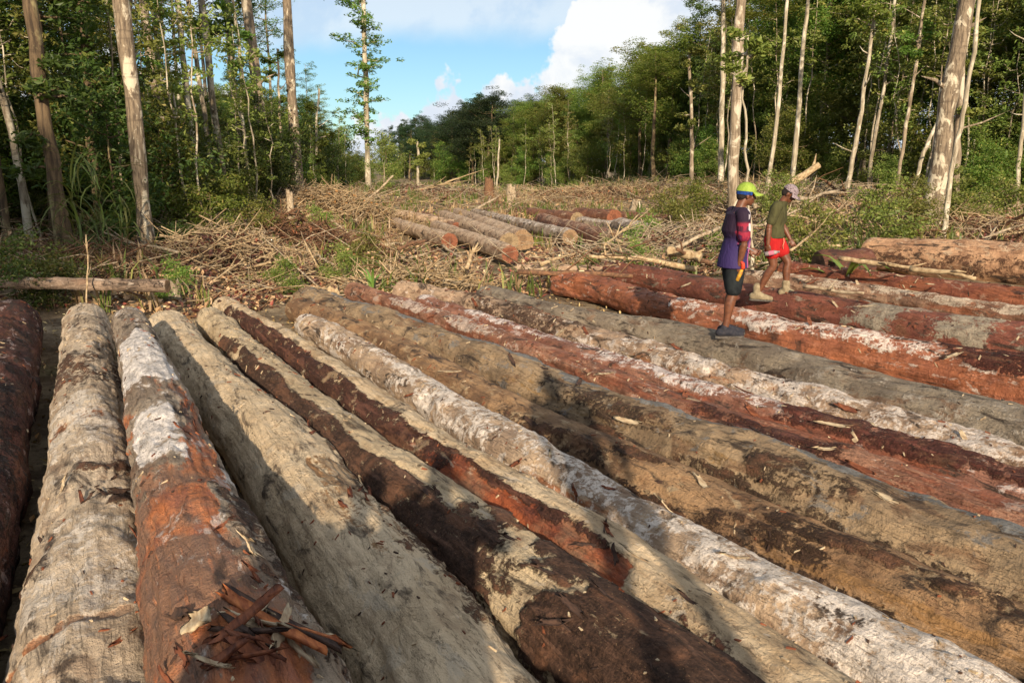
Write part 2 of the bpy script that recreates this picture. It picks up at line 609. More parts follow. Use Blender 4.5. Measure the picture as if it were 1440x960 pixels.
def silhouette_axis(sil, r, zc):
    """world axis points of a log whose far upper edge passes through the pixels sil"""
    n = len(sil)
    rr = np.interp(np.linspace(0, 1, n), np.linspace(0, 1, len(r)), r)
    zz = np.interp(np.linspace(0, 1, n), np.linspace(0, 1, len(zc)), zc)
    pts = []
    for (px, py), ra, z in zip(sil, rr, zz):
        zb = z + ra
        for _ in range(12):
            b = at_z(px, py, zb)
            pb = b.x * LOGDIR_N[0] + b.y * LOGDIR_N[1]
            # perpendicular-plane distance to the axis
            pc = pb
            for _k in range(6):
                D = math.hypot(pc, CAM_H - z)
                pc = pb - ra * (CAM_H - z) / D
            D = math.hypot(pc, CAM_H - z)
            zb = z + ra * pc / D
        b = at_z(px, py, zb)
        off = ra * (CAM_H - z) / D
        pts.append((b.x - LOGDIR_N[0] * off, b.y - LOGDIR_N[1] * off, z, ra))
    return np.array(pts)


def build_log(key, A, mat, label, emat, patches=(), seed=0, near=None, group='felled logs laid side by side', lumps=1.0,
              thick=0.016, res=1.0, sides=72, end_near=False, cat='log', name='felled_log', taper_far=0.0, ragged=0.02):
    """A: rows (x,y,z,r) far -> near. patches: (channel 0/1/2, row0, row1, phi0, phi1, strength)"""
    A = A[::-1].copy()                                       # near -> far
    if near is not None:                                     # continue towards / past the camera
        d = A[0, :3] - A[min(3, len(A) - 1), :3]
        d /= np.linalg.norm(d)
        A = np.concatenate([[np.append(A[0, :3] + d * near * np.array([1, 1, 0]), A[0, 3])], A])
    seg = np.linalg.norm(np.diff(A[:, :3], axis=0), axis=1)
    S = np.concatenate([[0], np.cumsum(seg)])
    L = S[-1]
    # stations: spacing grows with distance from the camera
    st = [0.0]
    while st[-1] < L:
        q = np.array([np.interp(st[-1], S, A[:, k]) for k in range(2)])
        dist = max(1.5, math.hypot(q[0], q[1]))
        st.append(st[-1] + max(0.014, 0.0042 * dist) / res)
    st = np.array(st[:-1] + [L])
    # smooth the polyline a little
    C = np.stack([np.interp(st, S, A[:, k]) for k in range(4)], -1)
    kw = max(3, int(0.05 * len(st)) * 2 + 1)
    pad = kw // 2
    for k in range(4):
        e = np.concatenate([2 * C[0, k] - C[1:pad + 1, k][::-1], C[:, k], 2 * C[-1, k] - C[-pad - 1:-1, k][::-1]])
        C[:, k] = np.convolve(e, np.ones(kw) / kw, 'valid')
    origin = C[0, :3].copy()
    ax = C[-1, :3] - C[0, :3]; ax /= np.linalg.norm(ax)
    side = np.cross(ax, (0, 0, 1)); side /= np.linalg.norm(side)   # points to the right looking from near to far
    up = np.cross(side, ax)
    # angles: 0 = top, + = right, denser over the top
    u = np.arange(sides) / sides * 2 - 1
    phi = math.pi * (0.72 * u + 0.28 * u ** 3)
    n, s = len(st), sides
    PH = np.broadcast_to(phi, (n, s)); ST = np.broadcast_to(st[:, None], (n, s))
    r0 = C[:, 3][:, None]
    # unit-cylinder sample points for noise
    NP = np.stack([ST, np.cos(PH) * r0, np.sin(PH) * r0], -1) + seed * 13.7
    rad = np.broadcast_to(r0, (n, s)).copy()
    rad += lumps * r0 * 0.16 * (fbm(NP * np.array([0.9, 2.2, 2.2]), 3, seed + 1) - 0.5) * 2
    rad += lumps * 0.024 * (fbm(NP * np.array([5, 9, 9]), 4, seed + 2, 0.55) - 0.5) * 2
    rad += 0.013 * (fbm(NP * np.array([1.6, 34, 34]), 3, seed + 3, 0.6) - 0.5) * 2
    # knots
    r_ = np.random.default_rng(seed * 7 + 3)
    for _ in range(int(L * 1.3)):
        ks, kp = r_.uniform(0, L), r_.uniform(-2.0, 1.2)
        kr = r_.uniform(0.04, 0.10)
        d2 = ((ST - ks) / (kr * 1.3)) ** 2 + ((PH - kp) * r0 / kr) ** 2
        rad += r_.uniform(0.010, 0.040) * np.exp(-d2) * (1 - 0.9 * np.exp(-d2 * 3.5))
    for _ in range(int(L * 1.6)):
        ks, kp, kl = r_.uniform(0, L), r_.uniform(-1.6, 1.3), r_.uniform(.12, .6)
        kw_ = r_.uniform(.008, .022); sl_ = r_.uniform(-.35, .35)
        dd = ((PH - kp) * r0 - sl_ * (ST - ks)) / kw_
        rad -= r_.uniform(.006, .020) * np.exp(-dd ** 2) * sst(kl, kl * .6, np.abs(ST - ks))
    # masks
    top = np.stack([C[:, 0], C[:, 1], C[:, 2] + C[:, 3] * 0.8], -1)
    fr = top[:, 1] > 0.4
    rows = np.full(n, 1500.0)
    _, ry = proj(top[fr]); rows[fr] = ry
    rows = np.clip(rows, -100, 1500)
    RW = np.broadcast_to(rows[:, None], (n, s))
    M = np.zeros((3, n, s))
    nb = fbm(NP * np.array([2.2, 4.5, 4.5]), 4, seed + 5, 0.6) - 0.5
    nb2 = fbm(NP * np.array([6, 10, 10]), 3, seed + 6, 0.6) - 0.5
    ns = fbm(NP * np.array([0.8, 7, 7]), 4, seed + 8, 0.6) - 0.5
    for ch, y0, y1, p0, p1, sg in patches:
        soft = max(4.0, (y1 - y0) * 0.10)
        p0, p1 = R(p0), R(p1)
        ww = sst(y0 - soft, y0 + soft, RW + nb * (y1 - y0) * 0.5) * sst(y1 + soft, y1 - soft, RW + nb * (y1 - y0) * 0.5)
        PHn = PH + nb * 0.9
        ww = ww * sst(p0 - 0.15, p0 + 0.15, PHn) * sst(p1 + 0.15, p1 - 0.15, PHn)
        M[ch] = np.maximum(M[ch], ww * sg) if sg > 0 else M[ch] + ww * sg
    for ch in range(3):
        var = nb * 1.1 + nb2 * 0.5 if ch != 1 else ns * 1.3 + nb * 0.6
        M[ch] = np.clip(M[ch] + var * (0.25 + np.minimum(M[ch], 1) * 0.75), 0, 1)
    # relief follows the masks: bark stands proud of the stripped wood
    rad += thick * sst(0.4, 0.6, M[0] + nb2 * 0.4) - thick * 0.8 * sst(0.4, 0.6, M[1] + nb2 * 0.4) + thick * 0.35 * sst(0.4, 0.6, M[2])
    # rounded, uneven ends
    endf = sst(0, 0.025, st) * 0.06 + 0.94
    endf2 = sst(0, 0.025, L - st) * 0.06 + 0.94
    rad *= (endf * endf2)[:, None]
    if taper_far > 0:
        rad *= (1 - taper_far * (1 - sst(0, 1.2, L - st)))[:, None]
    cc = C[:, :3] - origin
    along = cc @ ax
    rag = ragged * (fbm(NP[:, :, :] * 6, 2, seed + 9) - 0.5) * 2
    wend = np.clip(1 - np.minimum(st, L - st) / 0.15, 0, 1)[:, None]
    LX = along[:, None] + rag * wend
    LY = (cc @ side)[:, None] + np.sin(PH) * rad
    LZ = (cc @ up)[:, None] + np.cos(PH) * rad
    # local: x along, y = left (so that frame is right-handed), z up
    V = np.stack([LX, -LY, LZ], -1).reshape(-1, 3)
    i = np.arange(n - 1)[:, None] * s
    k = np.arange(s)[None, :]; k2 = (k + 1) % s
    Q = np.stack([i + k, i + s + k, i + s + k2, i + k2], -1).reshape(-1, 4)
    me = fast_mesh(name, V, Q[:, ::-1])
    atr = me.attributes.new('masks', 'FLOAT_COLOR', 'POINT')
    colr = np.ones((n * s, 4), dtype=np.float32)
    colr[:, :3] = np.moveaxis(M, 0, -1).reshape(-1, 3)
    atr.data.foreach_set('color', colr.ravel())
    MW = Matrix(((ax[0], -side[0], up[0], origin[0]), (ax[1], -side[1], up[1], origin[1]), (ax[2], -side[2], up[2], origin[2]), (0, 0, 0, 1)))
    o = ob(name, me, mat)
    o.matrix_world = MW
    tag(o, label, cat, group)
    # saw-cut ends as parts
    G = V.reshape(n, s, 3)
    for e, ring in ((0, G[0]), (1, G[-1])):
        c0 = ring.mean(0)
        VV = [ring, c0 + (ring - c0) * 0.66 + [0.004 * (1 if e else -1), 0, 0], c0 + (ring - c0) * 0.33, c0[None]]
        VV = np.concatenate(VV)
        VV[s:, 0] += (np.random.default_rng(seed + e).uniform(-0.006, 0.006, len(VV) - s))
        kk = np.arange(s); kn = (kk + 1) % s
        Qs = np.concatenate([np.stack([j * s + kk, (j + 1) * s + kk, (j + 1) * s + kn, j * s + kn], -1) for j in (0, 1)])
        Ts = np.stack([2 * s + kk, np.full(s, 3 * s), 2 * s + kn], -1)
        if e == 0:
            Qs = Qs[:, ::-1]; Ts = Ts[:, ::-1]
        em = fast_mesh('cut_end', VV - c0, [Qs[:, ::-1], Ts[:, ::-1]])
        eo = ob('cut_end', em, emat, o)
        eo.location = c0
    LOGS[key] = dict(o=o, C=C, st=st, rows=rows, phi=phi, V=V.reshape(n, s, 3), MW=MW)
    return o


def on_log(key, row, phi_deg, lift=0.0):
    """world point and frame on the surface of a log at an image row and angle"""
    g = LOGS[key]
    i = int(np.argmin(np.abs(g['rows'] - row)))
    j = int(np.argmin(np.abs(g['phi'] - R(phi_deg))))
    i = min(max(i, 1), len(g['rows']) - 2)
    p = Vector(g['V'][i, j]); c = Vector(g['V'][i].mean(0))
    nrm = (p - c); nrm.x = 0; nrm.normalize()
    return p + nrm * lift, nrm, i, j


TAN = srgb(196, 172, 130); TAN2 = srgb(158, 134, 98)
GREY = srgb(150, 140, 122); GREY2 = srgb(118, 108, 92)
ORANGE = srgb(190, 98, 50); RED = srgb(140, 52, 30); MAROON = srgb(92, 36, 26)
WHITE = srgb(222, 212, 196); DARK = srgb(70, 48, 34)
END_TAN = end_mat('cut_end_tan', srgb(146, 118, 88), srgb(108, 82, 60))
END_RED = end_mat('cut_end_red', srgb(136, 84, 60), srgb(100, 58, 42))
END_GREY = end_mat('cut_end_grey', srgb(150, 128, 98), srgb(104, 84, 62))
END_MUD = end_mat('cut_end_mud', srgb(110, 84, 62), srgb(70, 50, 38))

SPEC = []


def L(key, sil, r, zc, mat, label, emat, patches, near=3.0, **kw):
    A = silhouette_axis(sil, r, zc)
    build_log(key, A, mat, label, emat, patches, near=near, **kw)


# 0 far left, dark red
L('0', [(60, 462), (52, 560), (38, 720), (0, 960)], [0.36, 0.36], [0.25, 0.25],
  log_mat('bark_dark_red', srgb(96, 56, 42), srgb(66, 40, 32), srgb(44, 28, 22), srgb(120, 54, 34), srgb(180, 160, 150), 3.1),
  'dark red-brown log at the far left edge, half out of the frame', END_MUD,
  [(0, 460, 1400, -180, 180, 0.45), (1, 460, 1400, -60, 90, 0.45), (2, 600, 760, -30, 40, 0.42)], seed=1, lumps=1.3)
# 1 big grey tan
L('1', [(150, 446), (172, 540), (196, 640), (225, 780), (262, 960)], [0.27, 0.29, 0.31], [0.29, 0.31],
  log_mat('bark_ringed_grey', srgb(198, 180, 148), srgb(160, 142, 114), srgb(96, 70, 50), srgb(172, 96, 56), srgb(212, 202, 182), 5.3, stain=.65),
  'thick grey tan log with rusty ring cracks, second from the left edge', END_GREY,
  [(2, 560, 640, -60, 50, 0.5), (2, 720, 860, -60, 40, 0.48), (0, 500, 545, -60, 90, 0.55), (0, 655, 672, -20, 90, 0.6), (1, 585, 600, -90, 90, 0.62),
   (1, 872, 886, -90, 30, 0.75), (0, 690, 725, 10, 90, 0.6), (0, 760, 790, -90, -40, 0.55)], seed=2, lumps=1.35, sides=88)
# 2 raised, white then orange
L('2', [(205, 442), (238, 505), (275, 575), (325, 680), (378, 790), (448, 900), (500, 960)], [0.185, 0.22, 0.25, 0.27], [0.64, 0.69, 0.74],
  log_mat('bark_white_orange', srgb(158, 144, 120), srgb(122, 106, 86), srgb(84, 62, 46), srgb(190, 102, 58), srgb(232, 226, 214), 9.4, strip2=srgb(160, 92, 58), stain=.85, ssat=.86),
  'log with white bark at its far end and bare orange wood near the camera', END_GREY,
  [(2, 468, 540, -70, 45, 0.78), (2, 575, 640, -60, 10, 0.8), (1, 545, 600, 20, 100, 0.55), (1, 630, 1500, -110, 28, 0.95), (1, 590, 700, -10, 60, 0.6), (0, 700, 960, 34, 90, 0.45)], seed=3, lumps=1.1, sides=96, near=3.2)
# 3 smooth clay coloured
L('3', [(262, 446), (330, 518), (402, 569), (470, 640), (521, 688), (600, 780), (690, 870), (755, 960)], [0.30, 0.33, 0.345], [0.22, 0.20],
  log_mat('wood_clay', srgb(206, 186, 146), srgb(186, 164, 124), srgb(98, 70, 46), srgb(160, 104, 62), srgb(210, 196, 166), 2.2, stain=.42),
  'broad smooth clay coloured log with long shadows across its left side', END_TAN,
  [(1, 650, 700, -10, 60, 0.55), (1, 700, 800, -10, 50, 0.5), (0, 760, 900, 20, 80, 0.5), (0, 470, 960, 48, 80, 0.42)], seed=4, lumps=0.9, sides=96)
# 4 half barked
L('4', [(309, 436), (400, 510), (500, 588), (581, 640), (702, 718), (847, 827), (960, 900), (1050, 955)], [0.20, 0.245, 0.28], [0.24, 0.28],
  log_mat('bark_half_peeled', srgb(196, 176, 134), srgb(168, 148, 110), srgb(82, 58, 42), srgb(140, 84, 56), srgb(206, 192, 164), 7.7, stain=.6),
  'log with flaking dark bark along one side and bare pale wood on the other', END_GREY,
  [(0, 480, 780, -120, -20, 0.85), (0, 775, 1500, -130, 45, 0.82), (2, 500, 640, -80, -30, 0.5)], seed=5, thick=0.02, sides=88)
# 5 pale top, red side
L('5', [(325, 420), (420, 470), (500, 525), (581, 578), (690, 645), (800, 700), (900, 755), (1046, 855), (1151, 919), (1215, 958)], [0.18, 0.215, 0.255], [0.29, 0.32],
  log_mat('bark_red_side', srgb(206, 184, 142), srgb(172, 146, 104), srgb(82, 50, 36), srgb(158, 76, 48), srgb(214, 200, 172), 11.2, strip2=srgb(116, 60, 40), stain=.6, ssat=.95),
  'long log with a pale top and a smooth dark red flank', END_RED,
  [(0, 430, 630, -130, -22, 0.8), (1, 585, 790, -130, -22, 0.98), (0, 560, 770, -34, -16, 0.7), (1, 440, 520, -50, -14, 0.5), (0, 850, 930, -120, -30, 0.55)], seed=6, lumps=0.8, sides=88)
# 6 white blotchy
L('6', [(440, 442), (520, 480), (611, 534), (700, 585), (762, 622), (860, 676), (960, 728), (1034, 775), (1192, 838), (1425, 958)], [0.175, 0.20, 0.24], [0.27, 0.30],
  log_mat('bark_white_blotchy', srgb(186, 160, 124), srgb(146, 124, 98), srgb(110, 84, 62), srgb(186, 104, 62), srgb(228, 218, 200), 1.7),
  'white blotchy barked log running to the lower right corner', END_TAN,
  [(2, 440, 1500, -110, 80, 0.50), (1, 600, 700, -110, -50, 0.55), (2, 730, 1000, -60, 60, 0.62), (0, 820, 900, -120, -60, 0.42)], seed=7, lumps=1.15)
# 7 brown
L('7', [(428, 420), (540, 462), (624, 503), (700, 545), (769, 579), (900, 627), (1028, 686), (1133, 728), (1250, 775), (1440, 852)], [0.20, 0.23, 0.26], [0.22, 0.22],
  log_mat('wood_yellow_brown', srgb(160, 126, 82), srgb(112, 84, 56), srgb(70, 50, 34), srgb(166, 108, 58), srgb(190, 166, 124), 4.9),
  'yellow brown log between the white blotchy log and the grey topped log', END_TAN,
  [(0, 620, 1200, -130, -62, 0.62), (1, 740, 1100, -80, -30, 0.45), (0, 560, 640, -70, -20, 0.5), (0, 650, 1000, -18, 12, 0.52), (0, 700, 780, -60, -20, 0.5)], seed=8, lumps=1.2)
# 8 big; grey top is sky light, dark flank patches shade, put into colour
L('8', [(440, 405), (540, 436), (642, 468), (762, 510), (860, 545), (960, 579), (1017, 595), (1192, 662), (1320, 706), (1440, 746)], [0.26, 0.31, 0.34], [0.25, 0.26],
  log_mat('wood_skylit_top', srgb(158, 134, 96), srgb(118, 98, 70), srgb(76, 58, 42), srgb(158, 110, 66), srgb(128, 128, 122), 8.8),
  'very thick log with sky light painted grey on its smooth top, and knotty tan flank', END_TAN,
  [(2, 400, 1200, 2, 80, 0.7), (0, 560, 1000, -130, -58, 0.62), (1, 500, 640, -75, -40, 0.45), (0, 520, 600, -60, -10, 0.5), (0, 640, 700, -55, -10, 0.5)], seed=9, lumps=1.5)
# 9 red strip + white plates (two logs)
L('9', [(500, 398), (600, 428), (700, 462), (820, 500), (900, 530), (1000, 565), (1150, 612), (1300, 660), (1440, 705)], [0.17, 0.20, 0.22], [0.20, 0.22],
  log_mat('wood_red_strip', srgb(164, 118, 86), srgb(128, 86, 62), srgb(78, 44, 34), srgb(152, 72, 48), srgb(200, 180, 160), 6.1),
  'thin peeled rusty red log squeezed behind the grey topped log', END_RED,
  [(1, 380, 1200, -120, 90, 0.52), (2, 420, 470, -60, 60, 0.5), (0, 560, 640, -60, 0, 0.5)], seed=10)
L('9b', [(600, 415), (700, 446), (800, 478), (900, 508), (1040, 553), (1150, 585), (1250, 606), (1440, 660)], [0.20, 0.23, 0.25], [0.22, 0.24],
  log_mat('bark_white_plates', srgb(160, 112, 84), srgb(124, 78, 58), srgb(88, 46, 34), srgb(158, 70, 44), srgb(224, 212, 200), 12.6),
  'rusty log with plates of white bark still clinging to its top', END_RED,
  [(2, 430, 640, -30, 60, 0.52), (1, 420, 1000, -120, -30, 0.55), (0, 580, 700, -40, 60, 0.55)], seed=11, thick=0.02)
# 10 white tan
L('10', [(570, 396), (640, 404), (692, 420), (775, 441), (900, 474), (1000, 503), (1075, 525), (1227, 566), (1330, 595), (1440, 625)], [0.20, 0.22, 0.23], [0.26, 0.27],
  log_mat('bark_white_tan', srgb(178, 150, 116), srgb(142, 118, 92), srgb(96, 72, 54), srgb(178, 104, 64), srgb(220, 208, 190), 10.3),
  'knobbly cream log with grey and white bark behind the rusty white plated log', END_TAN,
  [(2, 470, 900, -100, 80, 0.5), (0, 410, 460, -90, 90, 0.5), (1, 480, 540, -100, -50, 0.5)], seed=12, lumps=1.8)
# 11 grey, the man stands on it
L('11', [(690, 402), (762, 422), (830, 436), (900, 440), (1017, 467), (1100, 488), (1200, 515), (1300, 540), (1440, 573)], [0.27, 0.32, 0.36], [0.20, 0.20],
  log_mat('wood_smooth_grey', srgb(142, 130, 106), srgb(112, 100, 82), srgb(66, 54, 42), srgb(146, 100, 66), srgb(168, 160, 142), 13.3),
  'smooth grey brown log under the feet of the man in purple', END_GREY,
  [(2, 500, 620, -80, 0, 0.35), (0, 480, 700, -100, -60, 0.5)], seed=13, lumps=0.9)
# 12 orange and white
L('12', [(790, 380), (860, 390), (900, 402), (960, 418), (1040, 432), (1140, 455), (1260, 472), (1350, 486), (1440, 502)], [0.25, 0.28, 0.30], [0.24, 0.24],
  log_mat('bark_orange_white', srgb(176, 112, 74), srgb(146, 84, 54), srgb(80, 40, 28), srgb(176, 84, 44), srgb(228, 214, 196), 14.9),
  'orange and white log passing just behind the man in purple', END_RED,
  [(2, 425, 520, -60, 60, 0.5), (1, 380, 430, -120, 90, 0.7), (1, 430, 540, -120, -50, 0.6), (0, 490, 540, -50, 30, 0.65)], seed=14, lumps=1.3, thick=0.022)
# 13 maroon, second man stands on it
L('13', [(860, 368), (950, 380), (1050, 400), (1150, 413), (1260, 430), (1350, 443), (1440, 452)], [0.26, 0.30, 0.33], [0.25, 0.24],
  log_mat('wood_maroon', srgb(138, 78, 56), srgb(106, 58, 44), srgb(60, 30, 24), srgb(132, 60, 42), srgb(156, 146, 124), 15.5),
  'smooth maroon log with grey clay smears under the man in red shorts', END_RED,
  [(1, 360, 600, -130, 90, 0.42), (2, 428, 440, -90, 60, 0.85), (2, 447, 458, -90, 60, 0.85), (2, 470, 520, -90, 60, 0.7)], seed=15, lumps=0.7)
# 14 grey pale strip
L('14', [(1040, 377), (1130, 388), (1250, 403), (1350, 418), (1440, 430)], [0.20, 0.22], [0.22, 0.22],
  log_mat('bark_splintered', srgb(164, 132, 100), srgb(128, 94, 70), srgb(86, 52, 38), srgb(164, 82, 50), srgb(206, 188, 160), 16.1),
  'splintered tan log between the maroon log and the rusty red log', END_TAN,
  [(2, 375, 500, -60, 80, 0.5), (1, 400, 500, -110, -30, 0.5)], seed=16, lumps=1.4)
# 15 rusty
L('15', [(1105, 366), (1200, 377), (1300, 389), (1440, 403)], [0.24, 0.27], [0.26, 0.26],
  log_mat('bark_rusty', srgb(158, 86, 56), srgb(120, 62, 42), srgb(74, 38, 28), srgb(168, 78, 44), srgb(198, 168, 138), 17.1),
  'rusty red log in front of the big brown log at the right edge', END_RED,
  [(1, 360, 500, -130, 40, 0.75), (2, 366, 380, 0, 80, 0.5)], seed=17, lumps=1.3)


def px_log(key, p0, p1, r0, r1, mat, label, emat, patches=(), z0=None, z1=None, **kw):
    """log given by its two axis ends in the picture; p0 far/left, p1 near/right"""
    z0 = r0 * 0.85 if z0 is None else z0
    z1 = r1 * 0.85 if z1 is None else z1
    a, b = at_z(*p0, z0), at_z(*p1, z1)
    kw.setdefault('sides', 40); kw.setdefault('res', 0.8)
    A = np.array([[*a, r0], [*(a.lerp(b, 0.5)), (r0 + r1) / 2], [*b, r1]])
    build_log(key, A, mat, label, emat, patches, **kw)


TANBARK = log_mat('bark_tan_dry', srgb(190, 164, 130), srgb(152, 126, 98), srgb(92, 66, 48), srgb(176, 100, 58), srgb(214, 192, 160), 18.4)
BROWNBARK = log_mat('bark_brown_dry', srgb(140, 92, 62), srgb(104, 66, 46), srgb(66, 42, 32), srgb(152, 78, 48), srgb(190, 160, 128), 19.4)
GREYBARK = log_mat('bark_grey_dry', srgb(170, 152, 126), srgb(132, 114, 92), srgb(80, 64, 50), srgb(150, 100, 70), srgb(222, 212, 196), 20.4)
BIGBARK = log_mat('bark_big_brown', srgb(200, 156, 110), srgb(160, 118, 80), srgb(104, 72, 50), srgb(170, 108, 64), srgb(204, 178, 142), 21.4)
# the big one at the right edge
px_log('16', (1222, 358), (1560, 384), 0.43, 0.50, BIGBARK, 'big pale brown log with a sawn end, lying apart at the right edge', END_TAN,
       [(0, 330, 450, -130, -60, 0.45), (2, 340, 400, -40, 40, 0.4)], z0=0.40, z1=0.46, seed=21, group='felled logs lying apart', sides=72, lumps=0.7, res=1.3)
g2 = 'logs piled in the middle of the clearing'
mid = [
    ('m1', (553, 314), (632, 340), .27, .28, TANBARK, END_RED, 'tan log ending in a bright orange-red cut, leftmost of the middle pile', None),
    ('m2', (590, 301), (642, 320), .20, .20, BROWNBARK, END_RED, 'short rusty log behind the tan logs at the left of the middle pile', None),
    ('m3', (612, 318), (717, 358), .26, .26, TANBARK, END_RED, 'tan log reaching nearest the camera in the middle pile, with an orange cut', None),
    ('m4', (622, 303), (716, 341), .30, .32, TANBARK, END_GREY, 'log with a dark weathered cut end, in the middle pile', None),
    ('m5', (640, 299), (736, 338), .30, .34, TANBARK, END_TAN, 'tan log with a round pale cut end facing the camera', None),
    ('m6', (668, 300), (802, 334), .27, .28, GREYBARK, END_TAN, 'long pale grey log with a cream cut end in the middle pile', None),
    ('m7', (760, 310), (864, 342), .34, .36, BROWNBARK, END_MUD, 'dark log right of the pale grey log in the middle pile', None),
    ('m8', (728, 300), (812, 309), .34, .36, BROWNBARK, END_GREY, 'dark red-brown log lying crosswise at the back of the middle pile', None),
    ('m9', (812, 303), (864, 307), .38, .42, BROWNBARK, END_RED, 'brown log with a vivid orange cut end at the back of the middle pile', None),
    ('m10', (860, 304), (950, 312), .30, .30, BROWNBARK, END_MUD, 'brown log right of the vivid orange cut end', None),
    ('m11', (815, 313), (866, 320), .26, .26, GREYBARK, END_TAN, 'white barked log below the vivid orange cut end', None),
    ('m12', (870, 318), (918, 330), .36, .36, GREYBARK, END_GREY, 'white and black mottled log at the right of the middle pile', None),
]
for k, p0, p1, r0, r1, mt, em, lb, _ in mid:
    px_log(k, p0, p1, r0, r1, mt, lb, em, [(2, 300, 350, -60, 60, 0.45)], seed=30 + len(LOGS), group=g2, lumps=1.0)
px_log('slab', (728, 377), (858, 380), .08, .10, TANBARK, 'thin split tan plank log lying before the maroon log', END_TAN, seed=60, z0=.30, z1=.34, group='felled logs lying apart')
px_log('stub', (1150, 376), (1222, 372), .36, .36, log_mat('wood_dark_stub', srgb(104, 62, 46), srgb(70, 44, 36), srgb(44, 30, 26), srgb(128, 60, 40), srgb(140, 110, 90), 22),
       'short dark red-brown log stub beside the sawn end of the big log', END_MUD, seed=61, z0=.4, z1=.45, group='felled logs lying apart', res=1.2)
px_log('left_pole', (-60, 396), (236, 402), .08, .10, log_mat('bark_pole_grey', srgb(150, 128, 104), srgb(100, 84, 68), srgb(66, 52, 42), srgb(156, 92, 56), srgb(190, 176, 156), 23),
       'thin grey fallen trunk lying across the ground at the left, below the leaning tree', END_TAN,
       [(0, 380, 420, -90, 90, 0.3)], seed=62, z0=.66, z1=.62, group='fallen trunks', res=1.4)
for k, p0, p1, r, lb in [('p1', (1380, 276), (1470, 268), .3, 'pale trunk lying in the scrub at the upper right edge'),
                         ('p2', (1385, 292), (1500, 294), .34, 'brown trunk lying behind the big log at the right edge'),
                         ('p3', (858, 292), (930, 290), .25, 'grey trunk lying in the brush beyond the middle pile'),
                         ('p4', (690, 292), (560, 286), .22, 'bleached trunk lying beyond the middle pile')]:
    d = 1.0
    a, b = at_z(*p0, 1.0), at_z(*p1, 1.0)
    for q in (a, b):
        q.z = th(q.x, q.y) + r * .8
    A = np.array([[*a, r * .8], [*a.lerp(b, .5), r * .9], [*b, r]])
    build_log(k, A, TANBARK, lb, END_TAN, seed=70 + len(LOGS), group='fallen trunks', sides=24, res=0.5)

# ------------------------------------------------------------------ vegetation
def leaf_faces(C, size, rnd, aspect=0.42, droop=0.0, flat=0.5):
    """pointed leaves (two triangles sharing a folded rib) at the points C"""
    n = len(C)
    d = rnd.normal(size=(n, 3)); d[:, 2] = d[:, 2] * 0.6 - droop
    d /= np.linalg.norm(d, axis=1)[:, None]
    nn = rnd.normal(size=(n, 3)); nn[:, 2] += flat * 2
    w_ = np.cross(d, nn); w_ /= np.linalg.norm(w_, axis=1)[:, None] + 1e-9
    sz = (np.asarray(size) * rnd.uniform(0.6, 1.35, n))[:, None]
    fold = np.cross(w_, d) * sz * 0.08
    A = C - d * sz * 0.5
    B = C + d * sz * 0.5
    P = C + w_ * sz * aspect * 0.5 + fold
    Q_ = C - w_ * sz * aspect * 0.5 + fold
    V = np.stack([A, P, B, Q_], 1).reshape(-1, 3)
    F = np.arange(n)[:, None] * 4 + np.array([[0, 1, 2, 3]])
    return V, F


